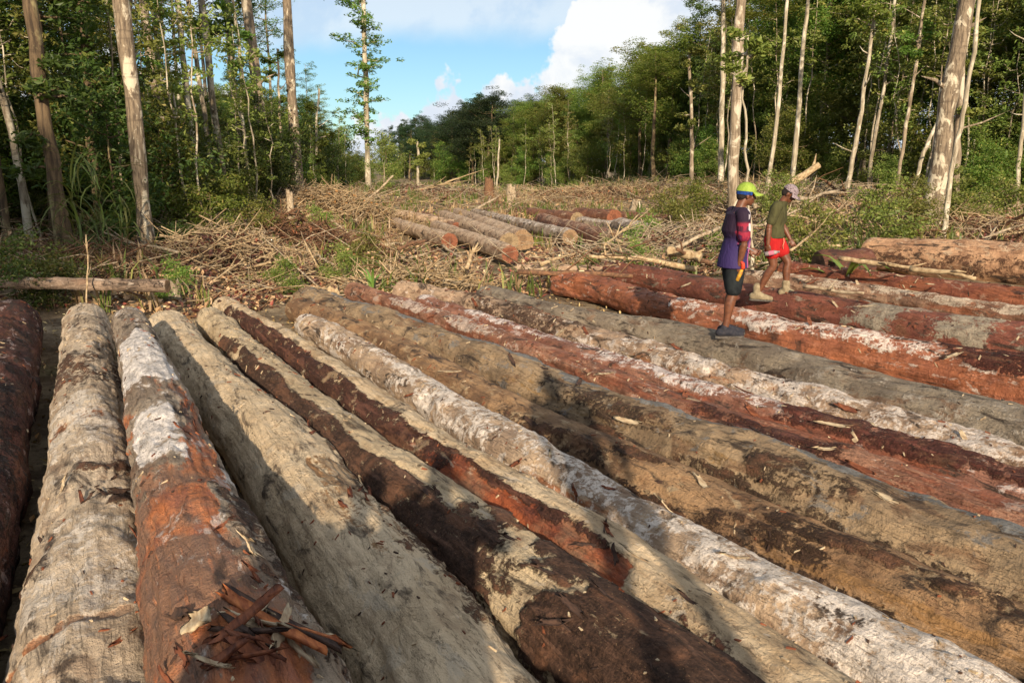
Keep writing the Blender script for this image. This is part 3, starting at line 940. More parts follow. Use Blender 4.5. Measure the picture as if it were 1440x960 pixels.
def tree_proto(seed, height, r0, crown_lo, crown_r, nleaf, lsize, n_limb=14, lean=0.3, clump=0.55, shape='col', droop=0.1, limb_r=0.25, bend=0.5):
    """returns trunk mesh, limb mesh, crown mesh"""
    rnd = np.random.default_rng(seed)
    npt = 14
    tt = np.linspace(0, 1, npt)
    off = np.cumsum(rnd.normal(0, bend * height / 18 * 0.14, (npt, 2)), axis=0)
    off -= off[0]
    pts = np.stack([off[:, 0] + lean * tt * height * 0.02, off[:, 1], tt * height], -1)
    rad = r0 * (1 - tt * 0.82) * (1 + 0.5 * np.exp(-tt * 45))
    tm = MB(); tm.tube(pts, rad, 9)
    lm = MB(); cents = []
    for k in range(n_limb):
        f = crown_lo + (1 - crown_lo) * (k + rnd.uniform(0, 1)) / n_limb
        f = min(f, 0.985)
        base = np.array([np.interp(f, tt, pts[:, j]) for j in range(3)])
        az = rnd.uniform(0, 2 * math.pi)
        if shape == 'col': rr = crown_r * (0.55 + 0.45 * math.sin(math.pi * min(1, (f - crown_lo) / (1 - crown_lo) + 0.1)))
        elif shape == 'broad': rr = crown_r * math.sqrt(max(0.05, 1 - ((f - crown_lo) / (1 - crown_lo) * 1.05 - 0.25) ** 2))
        else: rr = crown_r * (1.1 - f)
        rr *= rnd.uniform(0.55, 1.1)
        rise = rnd.uniform(0.15, 0.6) * rr
        P = [base]
        for q in (0.35, 0.7, 1.0):
            P.append(base + np.array([math.cos(az) * rr * q, math.sin(az) * rr * q, rise * q ** 1.3]) + rnd.normal(0, 0.07 * rr, 3))
        rb = np.interp(f, tt, rad) * limb_r + 0.012
        lm.tube(P, np.array([1, .75, .5, .2]) * rb * 1.6, 5, cap=False)
        for q in (1, 2, 3):
            cents.append((P[q], clump * (0.6 + 0.4 * q / 3) * rr * 0.5 + 0.15))
            for _ in range(2):
                cents.append((P[q] + rnd.normal(0, 0.35 * rr, 3) * np.array([1, 1, .5]), clump * rr * 0.33 + 0.12))
    cents.append((pts[-1], clump * crown_r * 0.4) if shape != 'broad' else (pts[-1] - [0, 0, crown_r * .25], clump * crown_r * 0.7))
    if shape == 'broad':
        cents += [(pts[-1] - [0, 0, crown_r * .25] + rnd.normal(0, crown_r * .3, 3) * [1, 1, .4], clump * crown_r * .45) for _ in range(5)]
    wts = np.array([c[1] ** 1.6 for c in cents]); wts /= wts.sum()
    cnt = rnd.multinomial(nleaf, wts)
    C = []
    for (c, s), k in zip(cents, cnt):
        v = rnd.normal(size=(k, 3)); v /= np.linalg.norm(v, axis=1)[:, None] + 1e-9
        C.append(c + v * s * rnd.uniform(0.25, 1.0, (k, 1)) ** 0.6 * np.array([1, 1, 0.6]))
    C = np.concatenate(C)
    V, F = leaf_faces(C, lsize, rnd, droop=droop)
    return tm.mesh('trunk'), lm.mesh('limbs'), fast_mesh('crown', V, F, False)


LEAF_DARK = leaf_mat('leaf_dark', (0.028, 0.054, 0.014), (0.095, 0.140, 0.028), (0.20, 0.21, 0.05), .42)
LEAF_SHADED = leaf_mat('leaf_shaded', (0.012, 0.030, 0.014), (0.040, 0.072, 0.024), (0.08, 0.11, 0.03))  # shade on the far-left trees put into a darker, bluer leaf colour
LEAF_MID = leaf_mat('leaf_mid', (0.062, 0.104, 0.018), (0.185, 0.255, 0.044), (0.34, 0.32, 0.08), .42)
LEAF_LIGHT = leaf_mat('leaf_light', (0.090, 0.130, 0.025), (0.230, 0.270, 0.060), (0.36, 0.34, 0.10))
BARK_TAN = trunk_mat('trunk_tan', srgb(148, 132, 112), srgb(100, 86, 70), srgb(180, 168, 148))
BARK_BROWN = trunk_mat('trunk_brown', srgb(104, 86, 64), srgb(62, 50, 38), srgb(132, 120, 86))
BARK_PALE = trunk_mat('trunk_pale', srgb(168, 156, 134), srgb(120, 108, 90), srgb(192, 182, 162))
BARK_GREY = trunk_mat('trunk_grey', srgb(142, 130, 112), srgb(96, 84, 68), srgb(178, 168, 148))
BARK_MOTTLE = trunk_mat('trunk_mottled', srgb(132, 116, 96), srgb(82, 70, 58), srgb(184, 172, 150), 1.6)


def make_tree(proto, bark, leaf, name='forest_tree', loc=(0, 0, 0), rz=0.0, s=1.0, sz=None, label='', cat='tree', group=None, tilt=(0, 0)):
    r = bpy.data.objects.new(name, None)
    r.empty_display_size = 0.3
    col.objects.link(r)
    r.location = loc
    r.rotation_euler = (tilt[0], tilt[1], rz)
    r.scale = (s, s, sz or s)
    tag(r, label, cat, group)
    for nm, me, mt in (('trunk', proto[0], bark), ('limbs', proto[1], bark), ('crown', proto[2], leaf)):
        if me is None: continue
        c = bpy.data.objects.new(nm, me)
        if len(me.materials) == 0: me.materials.append(mt)
        c.material_slots  # shared data, material on the object
        col.objects.link(c)
        c.parent = r
        if nm == 'limbs': c['kind'] = 'stuff'
        c.material_slots[0].link = 'OBJECT'
        c.material_slots[0].material = mt
    return r


PR = {}
PR['col1'] = tree_proto(101, 17, .15, .25, 2.5, 24000, .19, 34, clump=.75)
PR['col2'] = tree_proto(102, 19, .17, .30, 2.8, 26000, .19, 34, clump=.75)
PR['col3'] = tree_proto(103, 15, .12, .12, 2.2, 22000, .18, 36, clump=.75)
PR['broad1'] = tree_proto(104, 20, .26, .48, 4.6, 32000, .22, 26, shape='broad', clump=.75)
PR['broad2'] = tree_proto(105, 18, .24, .35, 4.2, 32000, .22, 28, shape='broad', clump=.8)
PR['broad3'] = tree_proto(106, 22, .28, .55, 5.0, 32000, .22, 26, shape='broad', clump=.8)
PR['thin1'] = tree_proto(107, 12, .06, .45, 1.1, 900, .22, 12, bend=.9)
PR['thin2'] = tree_proto(108, 10, .05, .30, 1.0, 1100, .20, 14, bend=1.1)
PR['vine1'] = tree_proto(109, 15, .13, .04, 1.9, 21000, .17, 40, clump=.8, droop=.7)
PR['shrub1'] = tree_proto(110, 3.2, .03, .10, 1.3, 4200, .14, 16, clump=.8, droop=.2)
PR['shrub2'] = tree_proto(111, 4.5, .04, .08, 1.5, 5200, .14, 18, clump=.8, droop=.2)
PR['shrub3'] = tree_proto(112, 2.0, .02, .05, 1.1, 2800, .12, 12, clump=.8, droop=.3)
PR['high1'] = tree_proto(113, 26, .30, .72, 3.4, 12000, .19, 14, shape='broad', clump=.6, bend=.25)
PR['sparse1'] = tree_proto(114, 22, .14, .45, 2.2, 6500, .16, 26, clump=.5, bend=.3)
PR['slim1'] = tree_proto(115, 24, .19, .18, 1.55, 9500, .20, 44, clump=.42, bend=.2, droop=.3)

trnd = random.Random(5)


def edge_pts(poly, spacing):
    W = []
    for px, d in poly:
        W.append(((px - 720) / FPX * d * math.cos(PITCH) * 1.0, d))
    out_, acc = [], 0.0
    for (x0, y0), (x1, y1), (p0, _), (p1, _) in zip(W[:-1], W[1:], poly[:-1], poly[1:]):
        sl = math.hypot(x1 - x0, y1 - y0)
        while acc < sl:
            f = acc / sl
            nx_, ny_ = (y0 - y1) / sl, (x1 - x0) / sl
            out_.append((x0 + (x1 - x0) * f, y0 + (y1 - y0) * f, nx_, ny_, p0 + (p1 - p0) * f))
            acc += spacing(y0 + (y1 - y0) * f) if callable(spacing) else spacing
        acc -= sl
    return out_


RIGHT = [(535, 230), (560, 215), (620, 190), (700, 150), (800, 120), (900, 98), (1000, 78), (1100, 62), (1200, 53), (1320, 46), (1440, 40), (1620, 33), (1900, 27)]
LEFT = [(-420, 16), (-150, 18), (0, 21), (100, 25), (200, 31), (300, 41), (380, 54), (430, 72), (465, 105), (495, 150), (520, 210)]
H_RIGHT = [(535, 196), (560, 176), (600, 176), (640, 158), (680, 150), (705, 166), (760, 144), (800, 128), (840, 108), (900, 88), (940, 70), (975, 40), (1020, 10), (1100, -60), (1200, -120), (1900, -200)]
H_LEFT = [(-420, -300), (0, -200), (170, -150), (215, 20), (240, 120), (330, 150), (400, 120), (430, 130), (465, 175), (495, 215), (520, 222)]
counts = {'tree': 0, 'shrub': 0}


def forest(poly, hts, rows, side, spacing, protos, leafs, labels, group, jit=1.0, hj=0.12):
    for row in rows:
        for x, y, nx_, ny_, px in edge_pts(poly, spacing):
            if counts['tree'] >= 292: return
            bx = x + nx_ * row * side + trnd.uniform(-1, 1) * jit
            by = y + ny_ * row * side + trnd.uniform(-1, 1) * jit
            ppx = 720 + FPX * bx / by
            topy = np.interp(px, [p[0] for p in hts], [p[1] for p in hts])
            zt = at_d(px, topy, by).z
            z0 = th(bx, by)
            hgt = max(4.0, (zt - z0) * (1.04 + trnd.uniform(-hj * 1.9, hj * .9)))
            k = trnd.choice(protos)
            ph = PR[k][0].vertices[-1].co.z
            sz = hgt / ph
            sxy = max(.55, min(1.35, sz)) * trnd.uniform(.85, 1.15)
            leaf = leafs(px, row)
            make_tree(PR[k], trnd.choice([BARK_GREY, BARK_TAN, BARK_BROWN]), leaf, 'forest_tree', (bx, by, z0 - .15), trnd.uniform(0, 6.28), sxy, sz,
                      labels(px, k), 'tree', group)
            counts['tree'] += 1


def zone(px):
    Z = [(100, 'at the far left edge'), (165, 'behind the strap leaved clumps'), (235, 'behind the mottled pale trunk'), (300, 'behind the thin white trunk'), (365, 'left of the straight tan pair'), (430, 'behind the straight tan pair'),
         (465, 'right of the pinkish trunk'), (500, 'left of the lone slim tree'), (540, 'behind the lone slim tree'), (575, 'left of the small lone yellow-green tree'), (605, 'behind the small lone yellow-green tree'), (640, 'below the dark left skyline'), (705, 'below the tallest far crown'), (780, 'behind the two jagged stumps'), (860, 'under the white cloud'),
         (930, 'where the skyline climbs'), (1000, 'left of the man in purple'), (1060, 'behind the man in purple'), (1120, 'behind the man in red shorts'), (1200, 'right of the two men'), (1260, 'behind the leaning white trunk'),
         (1310, 'left of the ragged trunk'), (1375, 'behind the ragged trunk'), (9999, 'at the right edge')]
    for a_, b_ in Z:
        if px < a_: return b_


LEAFN = {}


def lab_right(px, k):
    kind = 'broad crowned' if 'broad' in k else ('leafy slender' if 'col' in k else 'creeper covered')
    return f'{kind} tree of the forest wall, {zone(px)}'


def lab_left(px, k):
    kind = 'broad crowned' if 'broad' in k else ('leafy slender' if 'col' in k else 'creeper covered')
    return f'{kind} tree of the left forest, {zone(px)}'


lr = lambda px, row: (LEAF_SHADED if px < 700 else (LEAF_MID if trnd.random() < .45 else (LEAF_LIGHT if row < 6 and trnd.random() < .75 else LEAF_DARK)))
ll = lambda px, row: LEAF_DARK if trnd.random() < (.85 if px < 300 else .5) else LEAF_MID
gr, gl = 'trees of the forest wall across the clearing', 'trees of the forest on the left'
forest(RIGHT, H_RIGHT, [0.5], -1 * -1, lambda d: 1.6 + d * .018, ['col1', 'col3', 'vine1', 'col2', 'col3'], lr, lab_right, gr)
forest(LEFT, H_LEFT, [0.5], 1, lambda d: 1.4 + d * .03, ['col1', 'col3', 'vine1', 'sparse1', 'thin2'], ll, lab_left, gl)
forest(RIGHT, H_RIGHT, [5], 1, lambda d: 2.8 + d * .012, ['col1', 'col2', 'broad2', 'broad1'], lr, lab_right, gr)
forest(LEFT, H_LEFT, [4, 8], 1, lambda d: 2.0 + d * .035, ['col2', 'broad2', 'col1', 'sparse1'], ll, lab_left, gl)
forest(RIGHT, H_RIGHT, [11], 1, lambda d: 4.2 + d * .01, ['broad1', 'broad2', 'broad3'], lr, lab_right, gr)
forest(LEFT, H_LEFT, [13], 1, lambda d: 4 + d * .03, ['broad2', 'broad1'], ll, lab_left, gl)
print('forest trees', counts)

# far wood behind the counted trees: one mass of leaves on the hills (reads as one mass)
rnd = np.random.default_rng(77)


def wood_mass(name, poly, hts, row0, row1, side, n, lsize, leaf):
    E_ = edge_pts(poly, 1.5)
    E_ = np.array(E_)
    idx = rnd.integers(0, len(E_), n // 160)
    C = []
    for i in idx:
        x, y, nx_, ny_, px = E_[i]
        rw = rnd.uniform(row0, row1)
        bx, by = x + nx_ * rw * side, y + ny_ * rw * side
        topy = np.interp(px, [p[0] for p in hts], [p[1] for p in hts])
        z0 = th(bx, by)
        zt = at_d(px, min(400, topy + 6), by).z - rnd.uniform(0, 5)
        zc_ = z0 + (zt - z0) * rnd.uniform(0.05, 1) ** .8
        s_ = rnd.uniform(1.2, 2.6)
        v = rnd.normal(size=(160, 3)); v /= np.linalg.norm(v, axis=1)[:, None]
        C.append(np.array([bx, by, zc_]) + v * s_ * rnd.uniform(.3, 1, (160, 1)) * [1, 1, .7])
    V_, F_ = leaf_faces(np.concatenate(C), lsize, rnd)
    o_ = ob(name, fast_mesh(name, V_, F_, False), leaf)
    return tag(o_, kind='stuff')


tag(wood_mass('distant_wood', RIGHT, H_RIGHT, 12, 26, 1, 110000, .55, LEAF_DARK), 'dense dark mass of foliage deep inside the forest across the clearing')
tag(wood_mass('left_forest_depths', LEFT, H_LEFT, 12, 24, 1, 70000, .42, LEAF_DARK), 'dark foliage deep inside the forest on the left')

# pale slender trunks and understorey at the foot of the wall
cnt = 0
for poly, n, sgn, gl_ in ((RIGHT, 96, 1, 'right'), (LEFT, 40, 1, 'left')):
    E_ = edge_pts(poly, 0.3)
    EP = np.array([e[4] for e in E_])
    for _ in range(n):
        x, y, nx_, ny_, px = E_[int(np.argmin(np.abs(EP - (trnd.uniform(545, 1500) if gl_ == 'right' else trnd.uniform(-40, 500)))))]
        rw = trnd.uniform(-5, 1.0)
        bx, by = x + nx_ * rw, y + ny_ * rw
        k = trnd.choice(['thin1', 'thin2', 'thin1'])
        hts_ = H_RIGHT if gl_ == 'right' else H_LEFT
        zt_ = at_d(px, np.interp(px, [p[0] for p in hts_], [p[1] for p in hts_]), by).z - th(bx, by)
        s_ = min(trnd.uniform(.7, 1.4), zt_ * .8 / 12 / (1 + by / 180))
        make_tree(PR[k], trnd.choice([BARK_PALE, BARK_TAN, BARK_PALE, BARK_GREY]), LEAF_LIGHT, 'pole_tree', (bx, by, th(bx, by) - .1), trnd.uniform(0, 6.28), s_ * (1 + by / 180), None,
                  '%s %s pole tree with few leaves, %s' % ('short' if s_ < .8 else ('middling' if s_ < 1.1 else 'tall'), 'crooked' if k == 'thin2' else 'thin', zone(px)),
                  'tree', 'thin pole trees along the forest edge', tilt=(trnd.uniform(-.08, .08), trnd.uniform(-.1, .1)))
for poly, n, gl_ in ((RIGHT, 120, 'right'), (LEFT, 84, 'left')):
    E_ = edge_pts(poly, 0.3)
    EP = np.array([e[4] for e in E_])
    for _ in range(n):
        x, y, nx_, ny_, px = E_[int(np.argmin(np.abs(EP - (trnd.uniform(538, 1560) if gl_ == 'right' else trnd.uniform(-60, 505)))))]
        rw = trnd.uniform(-4.5, 2.5)
        bx, by = x + nx_ * rw, y + ny_ * rw
        k = trnd.choice(['shrub1', 'shrub2', 'shrub3', 'shrub2'])
        s_ = trnd.uniform(.6, 1.1) * (1 + max(0, by - 50) / 160)
        make_tree(PR[k], BARK_BROWN, trnd.choice([LEAF_MID, LEAF_LIGHT, LEAF_MID]) if gl_ == 'right' else trnd.choice([LEAF_DARK, LEAF_MID, LEAF_DARK]),
                  'shrub', (bx, by, th(bx, by) - .1), trnd.uniform(0, 6.28), s_, None,
                  '%s %s shrub at the forest foot, %s' % (('small' if s_ < .75 else ('tall' if s_ > 1.0 else 'middling')), {'shrub1': 'bushy', 'shrub2': 'leafy', 'shrub3': 'low'}[k], zone(px)), 'shrub', 'shrubs along the forest edge')

# ------------------------------------------------------------------ the trees one can name: trunk by trunk
def named_tree(base, top, dist, w_base, w_top, bark, label, leaf=LEAF_MID, height=None, crown=None, nm='standing_tree', stubs=3, seed=1, rough=1.0, group=None, wob=.12, crown_px=None):
    """base/top: pixels; dist: metres; widths in pixels; the trunk goes on above the frame"""
    rnd = np.random.default_rng(seed)
    B = at_d(*base, dist); T = at_d(*top, dist)
    zb = th(B.x, B.y)
    # carry the base down or up to the ground
    dirn = (T - B) / (T.z - B.z)
    B = B + dirn * (zb - .15 - B.z)
    Ht = (T - B).length
    H_ = height or Ht
    n = 26
    tt = np.linspace(0, 1, n)
    D = np.array((T - B).normalized())
    wv = np.stack([np.convolve(rnd.normal(0, wob, n + 6), np.ones(7) / 7, 'valid'), np.convolve(rnd.normal(0, wob, n + 6), np.ones(7) / 7, 'valid'), np.zeros(n)], -1)
    wv -= wv[0]
    pts = tt[:, None] * H_ * D + wv
    rb, rt = w_base / 2 / FPX * dist, w_top / 2 / FPX * dist
    rad = rb + (rt - rb) * np.clip(tt * H_ / Ht, 0, 1)
    rad = rad * np.clip(1 - np.maximum(0, tt * H_ / Ht - 1) * .35, .2, 1) * (1 + .35 * np.exp(-tt * H_ / .5))
    rad = rad * (1 + rough * .06 * rnd.normal(size=n))
    r = bpy.data.objects.new(nm, None); col.objects.link(r); r.location = B
    tag(r, label, 'tree', group)
    mb = MB(); mb.tube(pts, rad, 14)
    ob('trunk', mb.mesh('trunk'), bark, r)
    for k in range(stubs):
        f = rnd.uniform(.15, .95)
        p = np.array([np.interp(f, tt, pts[:, j]) for j in range(3)])
        az = rnd.uniform(0, 6.28); ln = rnd.uniform(.4, 1.6)
        q = p + np.array([math.cos(az) * ln, math.sin(az) * ln * .6, ln * rnd.uniform(.1, .7)])
        mb = MB(); mb.tube([p, (p + q) / 2 + rnd.normal(0, .05, 3), q], [rb * .22 + .01, rb * .16 + .008, .006], 6)
        ob('branch', mb.mesh('branch'), bark, r)
    if crown:
        lo, hi, cr, nl, ls = crown
        C = []; lmb = MB()
        for k in range(max(6, nl // 130)):
            f = rnd.uniform(lo, hi)
            p = np.array([np.interp(f, tt, pts[:, j]) for j in range(3)])
            az = rnd.uniform(0, 6.28); ln = cr * rnd.uniform(.4, 1)
            q = p + np.array([math.cos(az) * ln, math.sin(az) * ln, ln * rnd.uniform(-.1, .5)])
            lmb.tube([p, (p + q) / 2 + rnd.normal(0, .08, 3), q], [.04, .028, .01], 4, cap=False)
            m_ = 130
            v = rnd.normal(size=(m_, 3)); v /= np.linalg.norm(v, axis=1)[:, None]
            cen = p + (q - p) * rnd.uniform(.35, 1.05, (m_, 1))
            C.append(cen + v * cr * .30 * rnd.uniform(.2, 1, (m_, 1)) * [1, 1, .7])
        V_, F_ = leaf_faces(np.concatenate(C), ls, rnd, droop=.25)
        ob('crown', fast_mesh('crown', V_, F_, False), leaf, r)
        ob('limbs', lmb.mesh('limbs'), bark, r)['kind'] = 'stuff'
    return r


NTREES = [
    # base, top, dist, wb, wt, bark, label, leaf, height, crown(lo,hi,r,n,size)
    ((100, 390), (38, 0), 17, 22, 16, BARK_BROWN, 'brown leaning trunk with creepers, nearest tree at the left edge', LEAF_DARK, 15, (.12, .95, 1.0, 3200, .17)),
    ((214, 385), (165, 0), 18.5, 20, 19, BARK_MOTTLE, 'mottled pale trunk behind the strap leaved plants, second big trunk from the left', LEAF_MID, 20, (.7, .98, 2.4, 2600, .18)),
    ((36, 300), (-12, 60), 19.5, 11, 8, BARK_GREY, 'thin bluish grey trunk at the far left edge', LEAF_DARK, 16, (.6, .98, 1.6, 1500, .2)),
    ((250, 285), (207, 0), 29, 13, 12, BARK_TAN, 'slim tan trunk rising just left of the white one', LEAF_MID, 22, (.62, .98, 2.4, 2200, .25)),
    ((290, 300), (249, 0), 27, 7.5, 7.5, BARK_PALE, 'thin white trunk leaning left in the left forest', LEAF_MID, 19, (.62, .98, 2.0, 1800, .22)),
    ((232, 280), (222, 0), 30, 7, 6, BARK_GREY, 'very thin grey trunk close beside the slim tan trunk', LEAF_DARK, 18, (.6, .98, 1.6, 1200, .22)),
    ((322, 285), (281, 0), 33, 8, 9, BARK_GREY, 'grey crooked trunk between the white trunk and the straight tan ones', LEAF_DARK, 22, (.45, .98, 2.2, 2600, .24)),
    ((377, 286), (342, 0), 37, 16, 13, BARK_TAN, 'straight tan trunk, left one of the pair at the end of the left forest', LEAF_MID, 27, (.72, .98, 3.2, 2400, .28)),
    ((421, 290), (399, 0), 37, 16, 12, BARK_MOTTLE, 'straight pinkish trunk, right one of the pair beside the open sky', LEAF_MID, 27, (.74, .98, 3.2, 2200, .28)),
    ((140, 300), (112, 0), 21.5, 12, 10, BARK_BROWN, 'brown trunk half hidden by creepers behind the nearest tree', LEAF_DARK, 18, (.2, .95, 1.5, 4200, .18)),
    ((72, 320), (56, 0), 20.5, 9, 8, BARK_BROWN, 'dim brown trunk in the shade left of the creeper covered trunks', LEAF_DARK, 18, (.3, .95, 1.6, 3000, .2)),
    ((345, 280), (318, 0), 38, 7, 6, BARK_GREY, 'thin dark trunk against the sky left of the straight tan pair', LEAF_DARK, 20, (.4, .98, 2.0, 3000, .26)),
    ((305, 285), (264, 0), 36, 6, 6, BARK_GREY, 'thin grey trunk just right of the white leaning one', LEAF_DARK, 20, (.4, .98, 2.0, 2600, .26)),
    ((176, 300), (150, 0), 24, 6, 5, BARK_PALE, 'thin pale trunk just left of the mottled pale trunk', LEAF_MID, 14, (.6, .98, 1.4, 900, .2)),
    ((12, 330), (-22, 0), 18, 9, 7, BARK_BROWN, 'brown trunk cut by the left edge of the picture', LEAF_DARK, 13, (.5, .98, 1.4, 1200, .18)),
    ((262, 300), (238, 100), 28, 4, 3, BARK_PALE, 'short white pole between the slim tan and the white trunk', LEAF_MID, 9, (.6, 1, 1.0, 600, .18)),
    ((352, 288), (338, 90), 34, 5, 4, BARK_PALE, 'short pale pole left of the straight tan trunk', LEAF_MID, 10, (.5, 1, 1.1, 800, .2)),
    ((398, 285), (392, 120), 40, 4, 3, BARK_TAN, 'short tan pole between the two straight trunks', LEAF_MID, 8, (.5, 1, 1.0, 700, .2)),
    ((445, 285), (448, 170), 50, 4, 3, BARK_PALE, 'thin pole right of the pinkish trunk against the sky', LEAF_MID, 7, (.3, 1, 1.2, 900, .24)),
    ((196, 310), (186, 60), 25, 5, 4, BARK_TAN, 'thin tan pole in the shade right of the mottled trunk', LEAF_DARK, 12, (.5, 1, 1.2, 1100, .18)),
    ((518, 268), (512, 0), 62, 7.5, 6, BARK_PALE, 'tall slim tree with short leafy branches standing alone before the sky', LEAF_MID, 22, None),
    ((588, 272), (588, 205), 70, 4, 3, BARK_PALE, 'small yellow-green tree standing alone in the clearing', LEAF_LIGHT, 4.6, (.5, 1.0, 1.3, 700, .28)),
    ((1030, 300), (1042, 0), 34, 14.5, 14, BARK_TAN, 'tall straight pinkish tan trunk behind the man in purple', LEAF_MID, 22, (.75, .98, 3.0, 2400, .24)),
    ((1056, 372), (1052, 130), 17, 5, 3, BARK_PALE, 'slender bare sapling standing between the two men', LEAF_LIGHT, 5.2, (.75, 1.0, .6, 260, .13)),
    ((1078, 275), (1106, 0), 36, 6.5, 4, BARK_PALE, 'slender white trunk leaning right, just right of the men', LEAF_MID, 18, (.7, .98, 1.8, 1400, .22)),
    ((1113, 262), (1134, 0), 40, 7, 5, BARK_PALE, 'second slender pale trunk to the right of the men', LEAF_MID, 20, (.7, .98, 2.0, 1500, .24)),
    ((1192, 262), (1222, 70), 38, 7, 4.5, BARK_PALE, 'short white trunk leaning right before the dark forest', LEAF_MID, 9, (.8, 1.0, 1.4, 700, .22)),
    ((1014, 255), (1018, 40), 55, 8, 6, BARK_PALE, 'pale tree with a spreading crown above the man in purple', LEAF_MID, 15, None),
    ((1308, 332), (1362, 0), 26, 27, 20, BARK_MOTTLE, 'big ragged trunk with peeling bark at the right behind the big log', LEAF_MID, 17, (.55, .98, 2.6, 3200, .2)),
    ((1326, 336), (1374, 10), 24.5, 7, 5, BARK_PALE, 'thin white pole leaning against the big ragged trunk', LEAF_MID, 9, None),
    ((1280, 262), (1326, 150), 30, 6, 4, BARK_PALE, 'bare pole leaning right toward the big ragged trunk', LEAF_MID, 5, None),
    ((1345, 310), (1352, 60), 27, 10, 8, BARK_TAN, 'creeper hung trunk right of the big ragged trunk', LEAF_LIGHT, 12, (.25, .9, .7, 1800, .16)),
    ((1262, 250), (1290, 60), 42, 5, 4, BARK_TAN, 'thin tan pole left of the leaning bare pole', LEAF_MID, 12, (.6, 1, 1.2, 900, .2)),
    ((1226, 240), (1255, 40), 44, 5, 4, BARK_GREY, 'thin grey pole right of the short white trunk', LEAF_MID, 13, (.6, 1, 1.3, 900, .2)),
    ((1432, 262), (1450, 60), 36, 6, 4, BARK_PALE, 'thin pale trunk at the right edge of the forest', LEAF_MID, 12, (.6, 1, 1.5, 900, .2)),
    ((975, 262), (972, 120), 60, 6, 4, BARK_TAN, 'tan pole tree left of the man in purple', LEAF_LIGHT, 10, (.3, 1, 1.4, 1300, .26)),
    ((700, 245), (703, 190), 110, 3, 2, BARK_PALE, 'bleached dead pole at the far forest edge', LEAF_MID, 7, None),
]
for k, s_ in enumerate(NTREES):
    b, t_, d, wb, wt, bark, lb, lf, h_, cr = s_
    r = named_tree(b, t_, d, wb, wt, bark, lb, lf, h_, cr, seed=200 + k, stubs=0 if h_ < 6 or cr is None else 3)
    if 'standing alone before the sky' in lb:
        c = bpy.data.objects.new('crown', PR['slim1'][2]); c.scale = (1.25, 1.25, .93); c.parent = r; col.objects.link(c)
        if not PR['slim1'][2].materials: PR['slim1'][2].materials.append(LEAF_MID)
        c = bpy.data.objects.new('limbs', PR['slim1'][1]); c.scale = (1.25, 1.25, .93); c.parent = r; c['kind'] = 'stuff'; col.objects.link(c)
        if not PR['slim1'][1].materials: PR['slim1'][1].materials.append(BARK_PALE)
    if 'spreading crown' in lb:
        c = bpy.data.objects.new('crown', PR['high1'][2]); c.scale = (1.1, 1.1, .58); c.parent = r; col.objects.link(c)
        if not PR['high1'][2].materials: PR['high1'][2].materials.append(LEAF_MID)

# tall sparse trees on the left, sky showing between their leaves
for k, (px, d, s_) in enumerate([(235, 46, .9), (262, 52, 1.0), (300, 56, 1.05), (335, 60, 1.1), (362, 64, .95), (388, 66, 1.0), (180, 40, .9), (150, 36, .8), (415, 80, .62), (438, 90, .62), (455, 110, .62)]):
    p = at_d(px, 260, d)
    make_tree(PR['sparse1'], BARK_GREY, LEAF_DARK if px < 380 else LEAF_MID, 'forest_tree', (p.x, p.y, th(p.x, p.y) - .2), k * 1.3, s_ * 1.1, s_,
              'tall sparse %s tree of the left forest, %s' % (['straight', 'dark stemmed', 'wide'][k % 3], zone(px)), 'tree', 'tall sparse trees of the left forest')

# emergent round crowns on the far skyline
for k, (px, d, tp, pr, w_) in enumerate([(684, 150, 140, 'broad1', 1.25), (634, 175, 168, 'broad3', 1.1), (664, 160, 158, 'broad2', 1.0), (574, 185, 178, 'broad1', .8), (851, 112, 100, 'broad3', .7),
                                          (905, 92, 80, 'broad1', .8), (945, 84, 58, 'broad2', .9), (925, 80, 74, 'high1', .7), (795, 125, 126, 'broad2', .85), (752, 135, 146, 'broad3', .8)]):
    p = at_d(px, tp, d); z0 = th(p.x, p.y)
    ph = PR[pr][0].vertices[-1].co.z
    make_tree(PR[pr], BARK_BROWN, LEAF_SHADED if px < 700 else LEAF_MID, 'emergent_tree', (p.x, p.y, z0), k * 2.1, w_ * 1.2, (p.z - z0) / ph,
              ['tallest round crowned tree on the far skyline, left of the white cloud', 'round crowned tree on the far skyline, second from the tallest', 'flat crowned tree on the far skyline at its left part',
               'thin crooked tree at the left end of the far skyline', 'bare topped tree standing out of the forest skyline at its middle', 'tree with an open crown rising where the skyline climbs',
               'broad tree high on the skyline left of the spreading crown', 'slim tree rising above its neighbours where the skyline climbs', 'rounded tree on the skyline under the white cloud', 'low rounded tree on the skyline under the white cloud'][k],
              'tree', 'trees on the far skyline')

